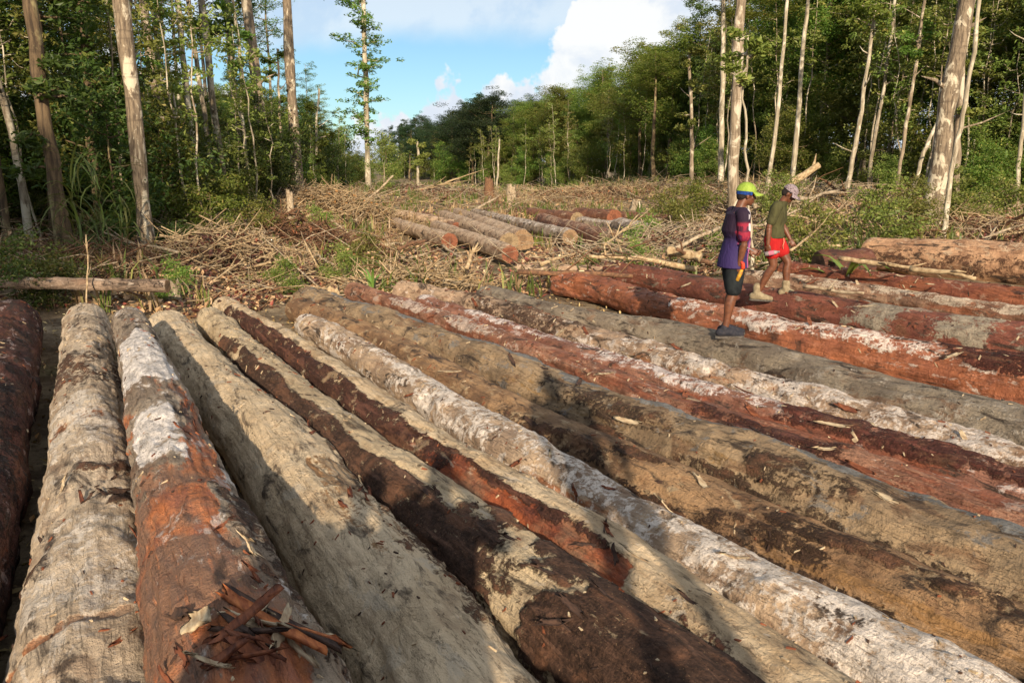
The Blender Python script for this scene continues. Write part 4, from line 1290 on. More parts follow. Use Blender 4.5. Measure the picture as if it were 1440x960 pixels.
# ------------------------------------------------------------------ strap leaved plants
def strap_plant(loc, n, ln, wd, mat, label, seed, upright=.8, stem=0.0, bend=(.12, .42), nm='strap_leaved_plant', group=None):
    rnd = np.random.default_rng(seed)
    r = bpy.data.objects.new(nm, None); col.objects.link(r); r.location = loc
    tag(r, label, 'plant', group)
    me0 = []
    for k in range(n):
        az = rnd.uniform(0, 6.28); l_ = ln * rnd.uniform(.6, 1.2); e0 = rnd.uniform(upright - .25, upright + .35)
        h0 = rnd.uniform(0, stem)
        P = []; a_ = e0 * math.pi / 2; p = np.array([rnd.normal(0, .06), rnd.normal(0, .06), h0])
        sg = 7
        for q in range(sg + 1):
            P.append(p.copy())
            p = p + l_ / sg * np.array([math.cos(az) * math.cos(a_), math.sin(az) * math.cos(a_), math.sin(a_)])
            a_ -= rnd.uniform(*bend)
        P = np.array(P)
        sd_ = np.array([-math.sin(az), math.cos(az), 0])
        wdt = wd * np.sin(np.linspace(.35, math.pi, sg + 1))[:, None] * .5
        Vv = np.concatenate([P + sd_ * wdt, P - [0, 0, wd * .15], P - sd_ * wdt])
        m1 = sg + 1
        Q_ = []
        for q in range(sg):
            Q_ += [[q, q + 1, m1 + q + 1, m1 + q], [m1 + q, m1 + q + 1, 2 * m1 + q + 1, 2 * m1 + q]]
        ob('leaf', fast_mesh('leaf', Vv, np.array(Q_)), mat, r)
    return r


STRAP = leaf_mat('strap_leaf', (0.05, 0.075, 0.02), (0.13, 0.16, 0.04), (0.30, 0.24, 0.12), .3)
STRAP_L = leaf_mat('strap_leaf_bright', (0.09, 0.15, 0.025), (0.20, 0.27, 0.06), (0.3, 0.3, 0.08), .3)
for k, (px, py, d, n, ln, wd, st, lb) in enumerate([
    (118, 385, 15.6, 34, 1.5, .04, 1.6, 'tall strap leaved clump right of the leaning brown trunk'),
    (150, 385, 16.4, 34, 1.6, .04, 1.9, 'tallest strap leaved clump between the two big left trunks'),
    (182, 380, 17, 26, 1.3, .04, 1.3, 'strap leaved clump just left of the mottled trunk'),
    (1190, 368, 15.5, 18, 1.5, .11, .1, 'bright strap leaved plant right of the man in red shorts'),
    (1165, 352, 17.5, 12, 1.3, .10, .1, 'smaller bright strap leaved plant behind the man in red shorts'),
    (525, 385, 15.0, 16, .9, .05, .0, 'grassy green clump beyond the far ends of the logs'),
    (548, 372, 17, 14, .9, .05, .0, 'second grassy clump beyond the far ends of the logs'),
    (492, 372, 17.5, 12, .8, .05, .0, 'small dry grassy clump left of the green one')]):
    p = at_d(px, py, d)
    strap_plant((p.x, p.y, th(p.x, p.y)), n, ln, wd, STRAP if px < 400 else STRAP_L, lb, 300 + k, upright=.85 if px < 400 else .6, stem=st, bend=(.16, .55) if px < 400 else (.12, .42))
# low leafy shrubs in the slash
for k, (px, py, d, pr, s_, lf, lb) in enumerate([
    (1150, 350, 18.5, 'shrub3', .8, LEAF_LIGHT, 'bright green low bush right of the man in red shorts'), (1235, 335, 22, 'shrub3', .9, LEAF_LIGHT, 'green bush behind the sawn end of the big log'),
    (1285, 318, 25, 'shrub1', .6, LEAF_LIGHT, 'green bush at the foot of the big ragged trunk'), (1420, 308, 27, 'shrub3', .9, LEAF_LIGHT, 'light green bush at the right edge above the big log'),
    (915, 322, 24, 'shrub3', .6, LEAF_LIGHT, 'yellow green bush right of the middle pile'), (940, 300, 32, 'shrub3', .9, LEAF_LIGHT, 'pale green bush behind the middle pile'),
    (975, 290, 34, 'shrub3', .9, LEAF_MID, 'green bush left of the man in purple'), (250, 400, 13.6, 'shrub3', .35, LEAF_MID, 'small green bush beside the broken end of the fallen grey trunk'),
    (405, 385, 15, 'shrub3', .35, LEAF_MID, 'small green weed in front of the left slash heap'), (25, 430, 12.5, 'shrub3', .55, LEAF_DARK, 'dark green low bush at the left edge in front of the fallen trunk'),
    (75, 425, 12.5, 'shrub3', .45, LEAF_DARK, 'dark green weed below the fallen grey trunk'), (300, 340, 21, 'shrub3', .8, LEAF_MID, 'green bush at the left behind the slash'),
    (545, 268, 55, 'shrub2', .9, LEAF_LIGHT, 'light green leafy clump at the foot of the lone slim tree'), (1340, 290, 27, 'shrub1', .7, LEAF_LIGHT, 'leafy bush right behind the big ragged trunk'),
    (480, 372, 17, 'shrub3', .4, LEAF_LIGHT, 'yellow green weed in the slash left of the grassy clumps'), (832, 356, 17, 'shrub3', .3, LEAF_LIGHT, 'small yellow green weed just before the middle pile'),
    (1100, 300, 26, 'shrub1', .6, LEAF_LIGHT, 'green bush behind the man in red shorts'), (350, 335, 22, 'shrub3', .6, LEAF_LIGHT, 'yellow green bush in the left slash'), (450, 325, 26, 'shrub3', .6, LEAF_LIGHT, 'yellow green bush in the slash left of the middle pile'), (520, 345, 20, 'shrub3', .5, LEAF_LIGHT, 'yellow green weed left of the leftmost log of the middle pile'), (1010, 335, 21, 'shrub3', .5, LEAF_LIGHT, 'yellow green weed just left of the man in purple'), (890, 340, 19, 'shrub3', .45, LEAF_LIGHT, 'yellow green weed right of the middle pile front'), (860, 330, 22, 'shrub3', .35, LEAF_LIGHT, 'little green weed beside the cream cut end')]):
    p = at_d(px, py, d)
    make_tree(PR[pr], BARK_BROWN, lf, 'bush', (p.x, p.y, th(p.x, p.y) - .05), k * 1.7, s_, None, lb, 'shrub')

DEAD = simple_mat('dead_wood_grey', srgb(176, 160, 136), srgb(118, 98, 76), 14, .9, .6, (1, 1, 1))
DEADT = simple_mat('dead_wood_tan', srgb(182, 160, 126), srgb(130, 106, 78), 14, .9, .6)
DEADR = simple_mat('dead_wood_red', srgb(126, 92, 66), srgb(80, 58, 44), 14, .9, .6)


# ------------------------------------------------------------------ stumps
def stump(px, py, d, h, r, mat, label, seed, jag=.5):
    rnd = np.random.default_rng(seed)
    p = at_d(px, py, d)
    n, m_ = 20, 10
    a_ = np.arange(n) / n * 2 * math.pi
    hh = h * (1 - jag * rnd.uniform(0, 1, n) * (0.5 + .5 * np.cos(a_ - 1)) - jag * .2 * rnd.uniform(0, 1, n))
    V_ = []
    for q in range(m_):
        f = q / (m_ - 1)
        rr = r * (1 + .7 * math.exp(-f * 6)) * (1 - .35 * f) * (1 + .12 * rnd.normal(size=n) * (1 if q else 0))
        V_.append(np.stack([np.cos(a_) * rr, np.sin(a_) * rr, f * hh], -1))
    V_.append(np.stack([np.cos(a_) * r * .35, np.sin(a_) * r * .35, hh * .8], -1))
    V_ = np.concatenate(V_ + [np.array([[0, 0, h * .6]])])
    kk = np.arange(n); kn = (kk + 1) % n
    Q_ = np.concatenate([np.stack([q * n + kk, q * n + kn, (q + 1) * n + kn, (q + 1) * n + kk], -1) for q in range(m_)])
    T_ = np.stack([m_ * n + kk, m_ * n + kn, np.full(n, (m_ + 1) * n)], -1)
    o_ = ob('tree_stump', fast_mesh('tree_stump', V_, [Q_, T_]), mat, None, (p.x, p.y, th(p.x, p.y) - .12))
    return tag(o_, label, 'stump', 'stumps left in the clearing')


stump(688, 281, 58, 2.2, .45, DEADR, 'tall jagged stump in the middle of the clearing', 1, .75)
stump(719, 284, 55, 1.7, .42, DEAD, 'shorter pale stump right of the tall jagged one', 2, .6)
stump(243, 408, 13.6, .55, .16, BARK_TAN, 'small splintered orange stump at the end of the fallen grey trunk', 3)
stump(468, 398, 14.6, .42, .17, DEADT, 'small pale stump behind the far ends of the logs', 4)
stump(410, 318, 29, 1.6, .16, DEAD, 'thin pale broken stump below the straight pair of trunks', 5, .4)
stump(1185, 290, 34, 1.0, .35, BARK_GREY, 'grey stump in the scrub right of the men', 6)
stump(895, 285, 44, .9, .4, BARK_TAN, 'low wide stump in the far brush behind the middle pile', 7)
stump(960, 330, 24, .6, .35, BARK_GREY, 'low grey stump left of the man in purple', 8)

# ------------------------------------------------------------------ fallen branches one can point at
def branch(P, r0, r1, mat, label, seed, twigs=4, group=None, nm='fallen_branch'):
    rnd = np.random.default_rng(seed)
    P = np.array([tuple(p) for p in P]); o0 = P[0].copy(); P = P - o0
    tt = np.linspace(0, 1, len(P)); t2 = np.linspace(0, 1, 12)
    Pp = np.stack([np.interp(t2, tt, P[:, k]) for k in range(3)], -1)
    ln = np.linalg.norm(P[-1])
    Pp[1:-1] += np.cumsum(rnd.normal(0, .008 * ln, (10, 3)), axis=0) * np.sin(np.linspace(0, math.pi, 10))[:, None]
    mb = MB(); mb.tube(Pp, np.linspace(r0, r1, 12) * (1 + .1 * rnd.normal(size=12)), 8)
    o_ = ob(nm, mb.mesh(nm), mat, None, tuple(o0))
    tag(o_, label, 'branch', group)
    for k in range(twigs):
        f = rnd.uniform(.3, .95); b0 = np.array([np.interp(f, t2, Pp[:, j]) for j in range(3)])
        d_ = rnd.normal(size=3); d_[2] = abs(d_[2]) * .7; d_ = d_ / np.linalg.norm(d_) + P[-1] / ln * .8
        tl = ln * rnd.uniform(.12, .35)
        mb = MB(); mb.tube([b0, b0 + d_ * tl * .5 + rnd.normal(0, .03, 3), b0 + d_ * tl], [r0 * .4, r0 * .28, r0 * .08], 5)
        ob('twig', mb.mesh('twig'), mat, o_)
    return o_


def gp(px, py, d, lift=.0):
    p = at_d(px, py, d); return p


BR = [
    ((262, 332, 21), (350, 376, 17), .045, .03, DEAD, 'long pale stick slanting down to the right in the left slash'),
    ((330, 332, 24), (398, 318, 26), .05, .03, DEAD, 'bleached stick lying level in the left slash heap'),
    ((362, 296, 33), (396, 320, 29), .10, .07, DEADT, 'thick tan branch slanting below the straight pair of trunks'),
    ((432, 305, 30), (470, 288, 34), .07, .04, DEADT, 'tan branch rising right of the straight pair of trunks'),
    ((497, 296, 36), (553, 247, 36), .08, .04, DEAD, 'bare branch sticking up below the lone slim tree'),
    ((300, 395, 14.5), (345, 362, 15.5), .02, .01, DEADT, 'thin tan stick standing in the near left slash'),
    ((122, 440, 11.6), (121, 330, 12.4), .014, .01, DEADT, 'upright thin dead stem in front of the fallen grey trunk'),
    ((945, 352, 18.5), (1012, 320, 19.5), .055, .035, DEAD, 'straight white branch leaning to the left of the man in purple'),
    ((1040, 322, 20), (1130, 292, 22), .05, .03, DEAD, 'pale branch passing behind both men'),
    ((1095, 268, 30), (1152, 232, 30), .16, .12, DEADT, 'broken splintered trunk end sticking up right of the men'),
    ((1060, 290, 26), (1180, 268, 30), .09, .05, DEAD, 'long pale fallen stem behind the heads of the men'),
    ((1115, 318, 19), (1145, 322, 19), .05, .03, DEADR, 'dark stick lying behind the man in green'),
    ((1112, 352, 17), (1190, 300, 20), .03, .02, DEADT, 'thin curved stem rising through the green bush'),
    ((1290, 315, 24), (1318, 340, 22), .07, .05, DEADR, 'red brown branch at the foot of the big ragged trunk'),
    ((1196, 290, 26), (1228, 318, 23), .05, .03, DEADT, 'tan branch slanting before the green bush behind the big log'),
    ((850, 345, 19), (900, 300, 21), .03, .015, DEADT, 'thin stem standing up from the middle pile'),
    ((940, 352, 17), (985, 362, 16.5), .12, .10, DEADT, 'thick broken tan branch lying left of the man in purple'),
    ((560, 350, 19), (600, 338, 20), .05, .04, DEADR, 'orange brown stick under the leftmost log of the middle pile'),
    ((622, 345, 19), (648, 362, 17.5), .03, .02, DEAD, 'short pale stick leaning at the front of the middle pile'),
    ((656, 378, 16), (672, 342, 16.5), .05, .02, DEADT, 'short branch standing up in front of the middle pile'),
    ((728, 382, 15.2), (890, 388, 15.0), .05, .04, DEADR, 'long thin red-brown pole before the far ends of the rusty logs'),
    ((1180, 363, 14.5), (1290, 378, 13.6), .05, .03, DEADT, 'pale splintered strip lying on the rusty logs below the big log'),
    ((1280, 378, 13.2), (1372, 392, 12.4), .05, .03, DEADT, 'second pale splinter lying under the big log'),
    ((1130, 402, 11.6), (1215, 412, 11.0), .03, .02, DEAD, 'grey splinter lying on the splintered tan log'),
    ((760, 372, 17), (795, 360, 17.5), .05, .03, DEADT, 'short tan branch in the brush before the middle pile'),
    ((480, 345, 21), (520, 330, 23), .04, .02, DEADR, 'red-brown branch lying in the slash left of the middle pile'),
    ((432, 352, 20), (470, 372, 18), .035, .02, DEAD, 'thin grey branch in the slash behind the log ends'),
    ((5, 372, 17), (75, 388, 16), .05, .04, DEADT, 'tan branch in the shade at the left edge'),
    ((540, 328, 23), (560, 362, 18), .02, .01, DEADT, 'thin bent dry stem left of the middle pile'),
    ((1380, 345, 22), (1400, 320, 23), .06, .03, DEAD, 'short grey branch behind the big log at the right'),
]
for k, (p0, p1, r0, r1, mt, lb) in enumerate(BR):
    branch([gp(*p0), gp(*p1)], r0, r1, mt, lb, 400 + k, twigs=3, group='broken branches lying in the slash')

# ------------------------------------------------------------------ slash: stuff nobody could count
MIDC = []
for _k, _g in LOGS.items():
    if _k[0] in 'mp1l' and _k not in ('1', '10', '11', '12', '13', '14', '15'):
        for _c in _g['C'][::12]:
            MIDC.append((_c[0], _c[1], _c[3] + .25))
            d_ = math.hypot(_c[0], _c[1]); MIDC.append((_c[0] * (1 - .55 / d_), _c[1] * (1 - .55 / d_), _c[3] + .25)); MIDC.append((_c[0] * (1 - 1.2 / d_), _c[1] * (1 - 1.2 / d_), _c[3] + .2))


def clear_of_logs(x, y, z=0.3, extra=0.0):
    P_ = np.stack([x, y, terrain(x, y) + z], -1)
    px, py = proj(P_)
    lim = np.interp(px, [-400, 0, 60, 300, 430, 560, 800, 1100, 1205, 1230, 1440, 2000], [470, 452, 440, 426, 400, 400, 396, 364, 352, 340, 338, 335])
    mx = np.array(MIDC)
    near = np.zeros(len(px), bool)
    for a_, b_, rr_ in MIDC:
        near |= np.hypot(x - a_, y - b_) < rr_ + extra
    return (py < lim) & (y > 6) & ~near


def scatter(n, r0, r1, pw, az0=-62, az1=62, seed=0, extra=0.0):
    rnd = np.random.default_rng(seed)
    u = rnd.uniform(0, 1, n)
    rr = (r0 ** pw + u * (r1 ** pw - r0 ** pw)) ** (1 / pw)
    az = np.radians(rnd.uniform(az0, az1, n))
    x, y = np.sin(az) * rr, np.cos(az) * rr
    ok = clear_of_logs(x, y, extra=extra)
    return x[ok], y[ok], rnd


def heap(x, y):
    P_ = np.stack([x * .45, y * .45, x * 0 + 9], -1)
    return np.clip(fbm(P_, 3, 21) - .42, 0, 1) * 3.0


def sticks(name, n, r0, r1, pw, lo, hi, rad, mat, seed, tilt=.45, label=''):
    x, y, rnd = scatter(n, r0, r1, pw, seed=seed, extra=.55)
    n = len(x); d = np.hypot(x, y)
    hp = heap(x, y)
    z = terrain(x, y) + rnd.uniform(0, 1, n) ** 1.5 * (.12 + .75 * hp) + .02
    ln = rnd.uniform(lo, hi, n) * (1 + d * .012)
    az = rnd.uniform(0, 6.28, n); el_ = rnd.normal(0, tilt, n) * .6
    D = np.stack([np.cos(az) * np.cos(el_), np.sin(az) * np.cos(el_), np.abs(np.sin(el_))], -1)
    S_ = np.stack([-np.sin(az), np.cos(az), az * 0], -1)
    U_ = np.cross(D, S_)
    rr = rad * rnd.uniform(.5, 1.6, n) * (1 + d * .012)
    bend = rnd.normal(0, .12, (n, 1)) * ln[:, None]
    base = np.stack([x, y, z], -1)
    V_ = []
    for f, sc in ((0, 1), (.5, .8), (1, .35)):
        c = base + D * (f * ln)[:, None] + (S_ * bend + U_ * bend * .5) * math.sin(math.pi * f)
        for a_ in (0, 2.09, 4.19):
            V_.append(c + (S_ * math.cos(a_) + U_ * math.sin(a_)) * (rr * sc)[:, None])
    V_ = np.stack(V_, 1).reshape(-1, 3)
    q = []
    for s0 in (0, 3):
        for k in range(3):
            q.append([s0 + k, s0 + (k + 1) % 3, s0 + 3 + (k + 1) % 3, s0 + 3 + k])
    Q_ = (np.arange(n)[:, None, None] * 9 + np.array(q)[None]).reshape(-1, 4)
    o_ = ob(name, fast_mesh(name, V_, Q_), mat)
    tag(o_, label, kind='stuff')


sticks('brushwood', 13000, 10, 75, 1.2, .3, 1.3, .008, DEADT, 31, label='tan broken sticks strewn over the clearing')
sticks('brushwood', 4200, 10, 75, 1.2, .3, 1.5, .012, DEADR, 32, label='red-brown broken sticks strewn over the clearing')
sticks('brushwood', 6000, 10, 90, 1.3, .4, 2.0, .013, DEAD, 33, tilt=.35, label='grey bleached branches strewn over the clearing')


def scatter_leaves(name, n, r0, r1, pw, size, mat, seed, lift=.5, aspect=.5, flat=1.0, label='', grow=.02):
    x, y, rnd = scatter(n, r0, r1, pw, seed=seed)
    n = len(x); d = np.hypot(x, y)
    z = terrain(x, y) + .015 + rnd.uniform(0, 1, n) ** 2 * (.08 + lift * heap(x, y))
    V_, F_ = leaf_faces(np.stack([x, y, z], -1), size * (1 + d * grow), rnd, aspect=aspect, flat=flat)
    tag(ob(name, fast_mesh(name, V_, F_, False), mat), label, kind='stuff')


DRY1 = leaf_mat('dry_leaf_tan', srgb(136, 108, 72), srgb(212, 182, 134), srgb(226, 206, 160), .12)
DRY2 = leaf_mat('dry_leaf_brown', srgb(70, 52, 38), srgb(128, 98, 68), srgb(160, 112, 70), .10)
scatter_leaves('leaf_litter', 60000, 10, 42, 1.1, .11, DRY1, 41, label='dry tan leaves and chips covering the ground')
scatter_leaves('leaf_litter', 52000, 10, 42, 1.1, .11, DRY2, 42, label='dry brown leaves covering the ground')
scatter_leaves('leaf_litter', 42000, 35, 130, 1.2, .11, DRY1, 43, label='dry tan litter of the far clearing')
scatter_leaves('ground_cover', 16000, 22, 140, 1.2, .10, LEAF_LIGHT, 44, lift=.9, flat=.3, label='low green regrowth in the far clearing')


def grass(name, n, r0, r1, pw, h, mat, seed, label, az0=-60, az1=60, thr=.5):
    x, y, rnd = scatter(n, r0, r1, pw, az0, az1, seed)
    msk = fbm(np.stack([x * .25, y * .25, x * 0 + 2], -1), 3, seed) > thr
    x, y = x[msk], y[msk]; n = len(x); d = np.hypot(x, y)
    nb = 7
    x = np.repeat(x, nb) + rnd.normal(0, .09, n * nb); y = np.repeat(y, nb) + rnd.normal(0, .09, n * nb); d = np.repeat(d, nb)
    n *= nb
    z = terrain(x, y) + .02
    az = rnd.uniform(0, 6.28, n); hh = h * rnd.uniform(.4, 1.3, n) * (1 + d * .008); ln = rnd.uniform(.15, .9, n) * hh
    wd = .012 * (1 + d * .05)
    S_ = np.stack([-np.sin(az), np.cos(az), az * 0], -1) * wd[:, None]
    O = np.stack([np.cos(az), np.sin(az), az * 0], -1)
    b = np.stack([x, y, z], -1)
    mid_ = b + O * (ln * .3)[:, None] + np.stack([x * 0, x * 0, hh * .65], -1)
    tip = b + O * ln[:, None] + np.stack([x * 0, x * 0, hh], -1)
    V_ = np.stack([b - S_, b + S_, mid_ + S_ * .8, mid_ - S_ * .8, tip], 1).reshape(-1, 3)
    i0 = np.arange(n)[:, None] * 5
    tag(ob(name, fast_mesh(name, V_, [i0 + np.array([[0, 1, 2, 3]]), i0 + np.array([[3, 2, 4]])], False), mat), label, kind='stuff')


STRAW = leaf_mat('dry_grass', srgb(130, 112, 80), srgb(186, 166, 124), srgb(140, 146, 80), .3)
GREEN = leaf_mat('green_grass', (0.05, 0.09, 0.02), (0.15, 0.20, 0.045), (0.3, 0.28, 0.08), .3)
grass('dry_grass', 3600, 11, 90, 1.2, .45, STRAW, 51, 'dry straw coloured grass in the clearing', thr=.46)
grass('green_grass', 6500, 12, 110, 1.2, .45, GREEN, 52, 'green grass and weeds growing in the clearing', thr=.47)
grass('green_grass', 1500, 13, 45, 1.1, .5, GREEN, 53, 'taller green weeds at the right of the clearing', 8, 55, .53)

# generic broken branches and brush heaps left over from the felling
HEAPS = []
gr_ = random.Random(19)
LOCN = [((205, 300), (305, 400), 'in the slash left of the log ends'), ((300, 430), (300, 390), 'in the brush heap below the straight trunks'), ((430, 560), (290, 380), 'in the slash left of the middle pile'),
        ((560, 900), (275, 296), 'in the far clearing behind the middle pile'), ((900, 1010), (280, 345), 'in the brush left of the man in purple'), ((1120, 1300), (270, 325), 'in the scrub right of the two men'), ((1300, 1440), (270, 320), 'in the scrub at the right edge')]
ADJ = [('grey', DEAD), ('tan', DEADT), ('red-brown', DEADR)]
nb_ = 0
for (x0, x1), (y0, y1), ph in LOCN:
    for _ in range(11):
        px, py = gr_.uniform(x0, x1), gr_.uniform(y0, y1)
        zg = .3 if px < 900 else .9
        p = at_z(px, py, zg)
        if not (10 < p.y < 80): continue
        z = th(p.x, p.y)
        ln = gr_.uniform(.9, 2.4) * (1 + p.y / 60); az = gr_.uniform(0, 6.28); up_ = gr_.uniform(-.02, .35)
        an_, mt = gr_.choice(ADJ)
        a_ = Vector((p.x, p.y, z + gr_.uniform(.05, .35)))
        b_ = a_ + Vector((math.cos(az) * ln, math.sin(az) * ln * .7, ln * up_))
        b_.z = max(b_.z, th(b_.x, b_.y) + .05)
        if math.hypot(b_.x, b_.y) < 12: continue
        sz_ = 'thick' if nb_ % 3 == 0 else 'thin'
        r_0 = (.05 if sz_ == 'thick' else .025) * (1 + p.y / 50)
        branch([a_, b_], r_0, r_0 * .5, mt, '%s %s broken branch %s %s' % (sz_, an_, 'sticking up' if up_ > .18 else 'lying', ph), 900 + nb_, twigs=4, group='broken branches lying in the slash')
        nb_ += 1


def brush_heap(px, py, zg, r, h, n, mat, label, seed):
    rnd = np.random.default_rng(seed)
    c = at_z(px, py, zg); z0 = th(c.x, c.y)
    x = c.x + rnd.normal(0, r * .5, n); y = c.y + rnd.normal(0, r * .4, n)
    f = np.exp(-(((x - c.x) / r) ** 2 + ((y - c.y) / r) ** 2) * 1.4)
    z = terrain(x, y) + f * h * rnd.uniform(0, 1, n)
    az = rnd.uniform(0, 6.28, n); el_ = rnd.normal(0, .45, n); ln = rnd.uniform(.3, 1.5, n)
    D = np.stack([np.cos(az) * np.cos(el_), np.sin(az) * np.cos(el_), np.sin(el_)], -1)
    S_ = np.stack([-np.sin(az), np.cos(az), az * 0], -1); U_ = np.cross(D, S_)
    rr = rnd.uniform(.004, .016, n) * (1 + c.y / 40)
    bd = rnd.normal(0, .15, n) * ln
    base = np.stack([x, y, z], -1) - D * (ln * .5)[:, None]
    V_ = []
    for q, sc in ((0, 1), (.5, .8), (1, .3)):
        cc = base + D * (q * ln)[:, None] + S_ * (bd * math.sin(math.pi * q))[:, None]
        for a_ in (0, 2.09, 4.19):
            V_.append(cc + (S_ * math.cos(a_) + U_ * math.sin(a_)) * (rr * sc)[:, None])
    V_ = np.stack(V_, 1).reshape(-1, 3)
    q = [[s0 + k, s0 + (k + 1) % 3, s0 + 3 + (k + 1) % 3, s0 + 3 + k] for s0 in (0, 3) for k in range(3)]
    Q_ = (np.arange(n)[:, None, None] * 9 + np.array(q)[None]).reshape(-1, 4)
    o_ = ob('brush_heap', fast_mesh('brush_heap', V_, Q_), mat)
    tag(o_, label, kind='stuff')
    # dead leaves caught in the heap
    m_ = n * 2
    x = c.x + rnd.normal(0, r * .5, m_); y = c.y + rnd.normal(0, r * .4, m_)
    f = np.exp(-(((x - c.x) / r) ** 2 + ((y - c.y) / r) ** 2) * 1.4)
    z = terrain(x, y) + f * h * rnd.uniform(0, .9, m_)
    Vl, Fl = leaf_faces(np.stack([x, y, z], -1), .10 * (1 + c.y / 40), rnd, aspect=.5)
    tag(ob('wilted_leaves', fast_mesh('wilted_leaves', Vl, Fl, False), DRY2), 'wilted brown leaves in the ' + label, kind='stuff')


for k, a_ in enumerate([(330, 372, .3, 2.2, .9, 600, DEADT, 'tan brush heap behind the far ends of the logs at the left'), (420, 345, .3, 2.6, 1.1, 800, DEADR, 'brown brush heap below the straight trunks'),
                        (270, 345, .4, 3.0, 1.0, 1000, DEAD, 'grey brush heap at the foot of the left forest'), (470, 310, .4, 4.0, 1.3, 1100, DEADT, 'tan brush heap left of the middle pile'),
                        (400, 300, .6, 4.0, 1.3, 1000, DEAD, 'grey brush heap at the foot of the straight trunks'), (590, 385, .3, 1.4, .5, 500, DEADT, 'small tan heap before the middle pile'),
                        (965, 320, .9, 3.5, 1.1, 1100, DEAD, 'grey brush heap left of the man in purple'), (1120, 290, 1.0, 4.5, 1.3, 1200, DEAD, 'grey brush heap behind the man in red shorts'),
                        (1230, 295, 1.1, 3.5, 1.2, 1000, DEADT, 'tan brush heap behind the big log'), (1380, 300, 1.1, 3.5, 1.0, 900, DEADT, 'tan brush heap at the right edge'),
                        (620, 283, .4, 6.0, 1.2, 900, DEAD, 'grey brush at the far side of the clearing'), (820, 282, .5, 7.0, 1.3, 1000, DEADT, 'tan brush at the far side of the clearing'), (110, 385, .4, 2.2, .5, 400, DEADR, 'brown brush in the shade at the left')]):
    brush_heap(*a_, 700 + k)

# crumbs, chips and dead leaves on the ground between and under the logs
rnd = np.random.default_rng(61)
for nm_, mt_, n_ in (('ground_litter', DRY1, 5000), ('ground_litter', DRY2, 9000)):
    x = rnd.uniform(-9, 8, n_); y = rnd.uniform(1.5, 17, n_)
    Vl, Fl = leaf_faces(np.stack([x, y, terrain(x, y) + rnd.uniform(.005, .05, n_)], -1), .07, rnd, aspect=.45, flat=1.4)
    tag(ob(nm_, fast_mesh(nm_, Vl, Fl, False), mt_), 'bark crumbs and dead leaves on the ground between the logs', kind='stuff')

# ------------------------------------------------------------------ trees behind the camera that shade the left edge
for k, (x, y, pr, s_) in enumerate([(-9.5, -14, 'broad2', .8), (-15, -12, 'broad1', .85), (-20, -17, 'broad2', .95), (-8.6, -10, 'broad2', .6), (-8.2, -20, 'broad2', .9), (-12.5, -17, 'broad1', .9), (-11.5, -9, 'broad2', .6), (-17, -21, 'broad2', .95), (-25, -16, 'broad1', 1.0), (-13, -26, 'broad1', 1.1)]):
    make_tree(PR[pr], BARK_BROWN, LEAF_DARK, 'shade_tree', (x, y, -.2), k, s_, None, 'broad tree standing behind the camera to the left', 'tree', 'trees behind the camera')
# ------------------------------------------------------------------ people
def loft(mb, rings, seg=24):
    """rings: (centre, half-x, half-y[, tilt about y]) horizontal ellipses, bottom to top"""
    V_ = []
    a_ = np.arange(seg) / seg * 2 * math.pi
    for rg in rings:
        c, rx, ry = np.array(rg[0], float), rg[1], rg[2]
        tl = rg[3] if len(rg) > 3 else 0
        p = np.stack([np.cos(a_) * rx * math.cos(tl), np.sin(a_) * ry, -np.cos(a_) * rx * math.sin(tl)], -1)
        V_.append(c + p)
    n = len(rings)
    i = np.arange(n - 1)[:, None] * seg; k = np.arange(seg)[None, :]; k2 = (k + 1) % seg
    Q_ = np.stack([i + k, i + k2, i + seg + k2, i + seg + k], -1).reshape(-1, 4)
    V_ = np.concatenate(V_ + [np.array([rings[0][0], rings[-1][0]], float)])
    kk = np.arange(seg)
    T_ = np.concatenate([np.stack([np.full(seg, n * seg), (kk + 1) % seg, kk], -1), np.stack([np.full(seg, n * seg + 1), (n - 1) * seg + kk, (n - 1) * seg + (kk + 1) % seg], -1)])
    mb.add(V_, Q_, T_)


def sweep(mb, pts, rad, seg=16, n=None):
    """smooth limb through the joints (Catmull-Rom)"""
    P = np.array([tuple(p) for p in pts], float); R_ = np.array(rad, float)
    n = n or len(P) * 5
    Pe = np.concatenate([[2 * P[0] - P[1]], P, [2 * P[-1] - P[-2]]]); Re = np.concatenate([[R_[0]], R_, [R_[-1]]])
    out_, ro = [], []
    for t_ in np.linspace(0, len(P) - 1 - 1e-6, n):
        i = int(t_); f = t_ - i
        def cr(A): return 0.5 * ((2 * A[i + 1]) + (-A[i] + A[i + 2]) * f + (2 * A[i] - 5 * A[i + 1] + 4 * A[i + 2] - A[i + 3]) * f * f + (-A[i] + 3 * A[i + 1] - 3 * A[i + 2] + A[i + 3]) * f ** 3)
        out_.append(cr(Pe)); ro.append(cr(Re))
    mb.tube(out_, np.maximum(ro, .003), seg)
    mb.ellipsoid(P[0], [R_[0]] * 3, 12, 8); mb.ellipsoid(P[-1], [R_[-1]] * 3, 12, 8)


def fused(name, mb, voxel, mat, parent, smooth=2):
    """one continuous surface from overlapping volumes"""
    me = mb.mesh(name + '_src')
    tmp = bpy.data.objects.new('tmp', me); col.objects.link(tmp)
    md = tmp.modifiers.new('r', 'REMESH'); md.mode = 'VOXEL'; md.voxel_size = voxel; md.use_smooth_shade = True
    if smooth:
        sm = tmp.modifiers.new('s', 'SMOOTH'); sm.iterations = smooth; sm.factor = .5
    dg = bpy.context.evaluated_depsgraph_get()
    dg.update()
    me2 = bpy.data.meshes.new_from_object(tmp.evaluated_get(dg))
    me2.name = name
    bpy.data.objects.remove(tmp); bpy.data.meshes.remove(me)
    me2.materials.clear()
    return ob(name, me2, mat, parent)


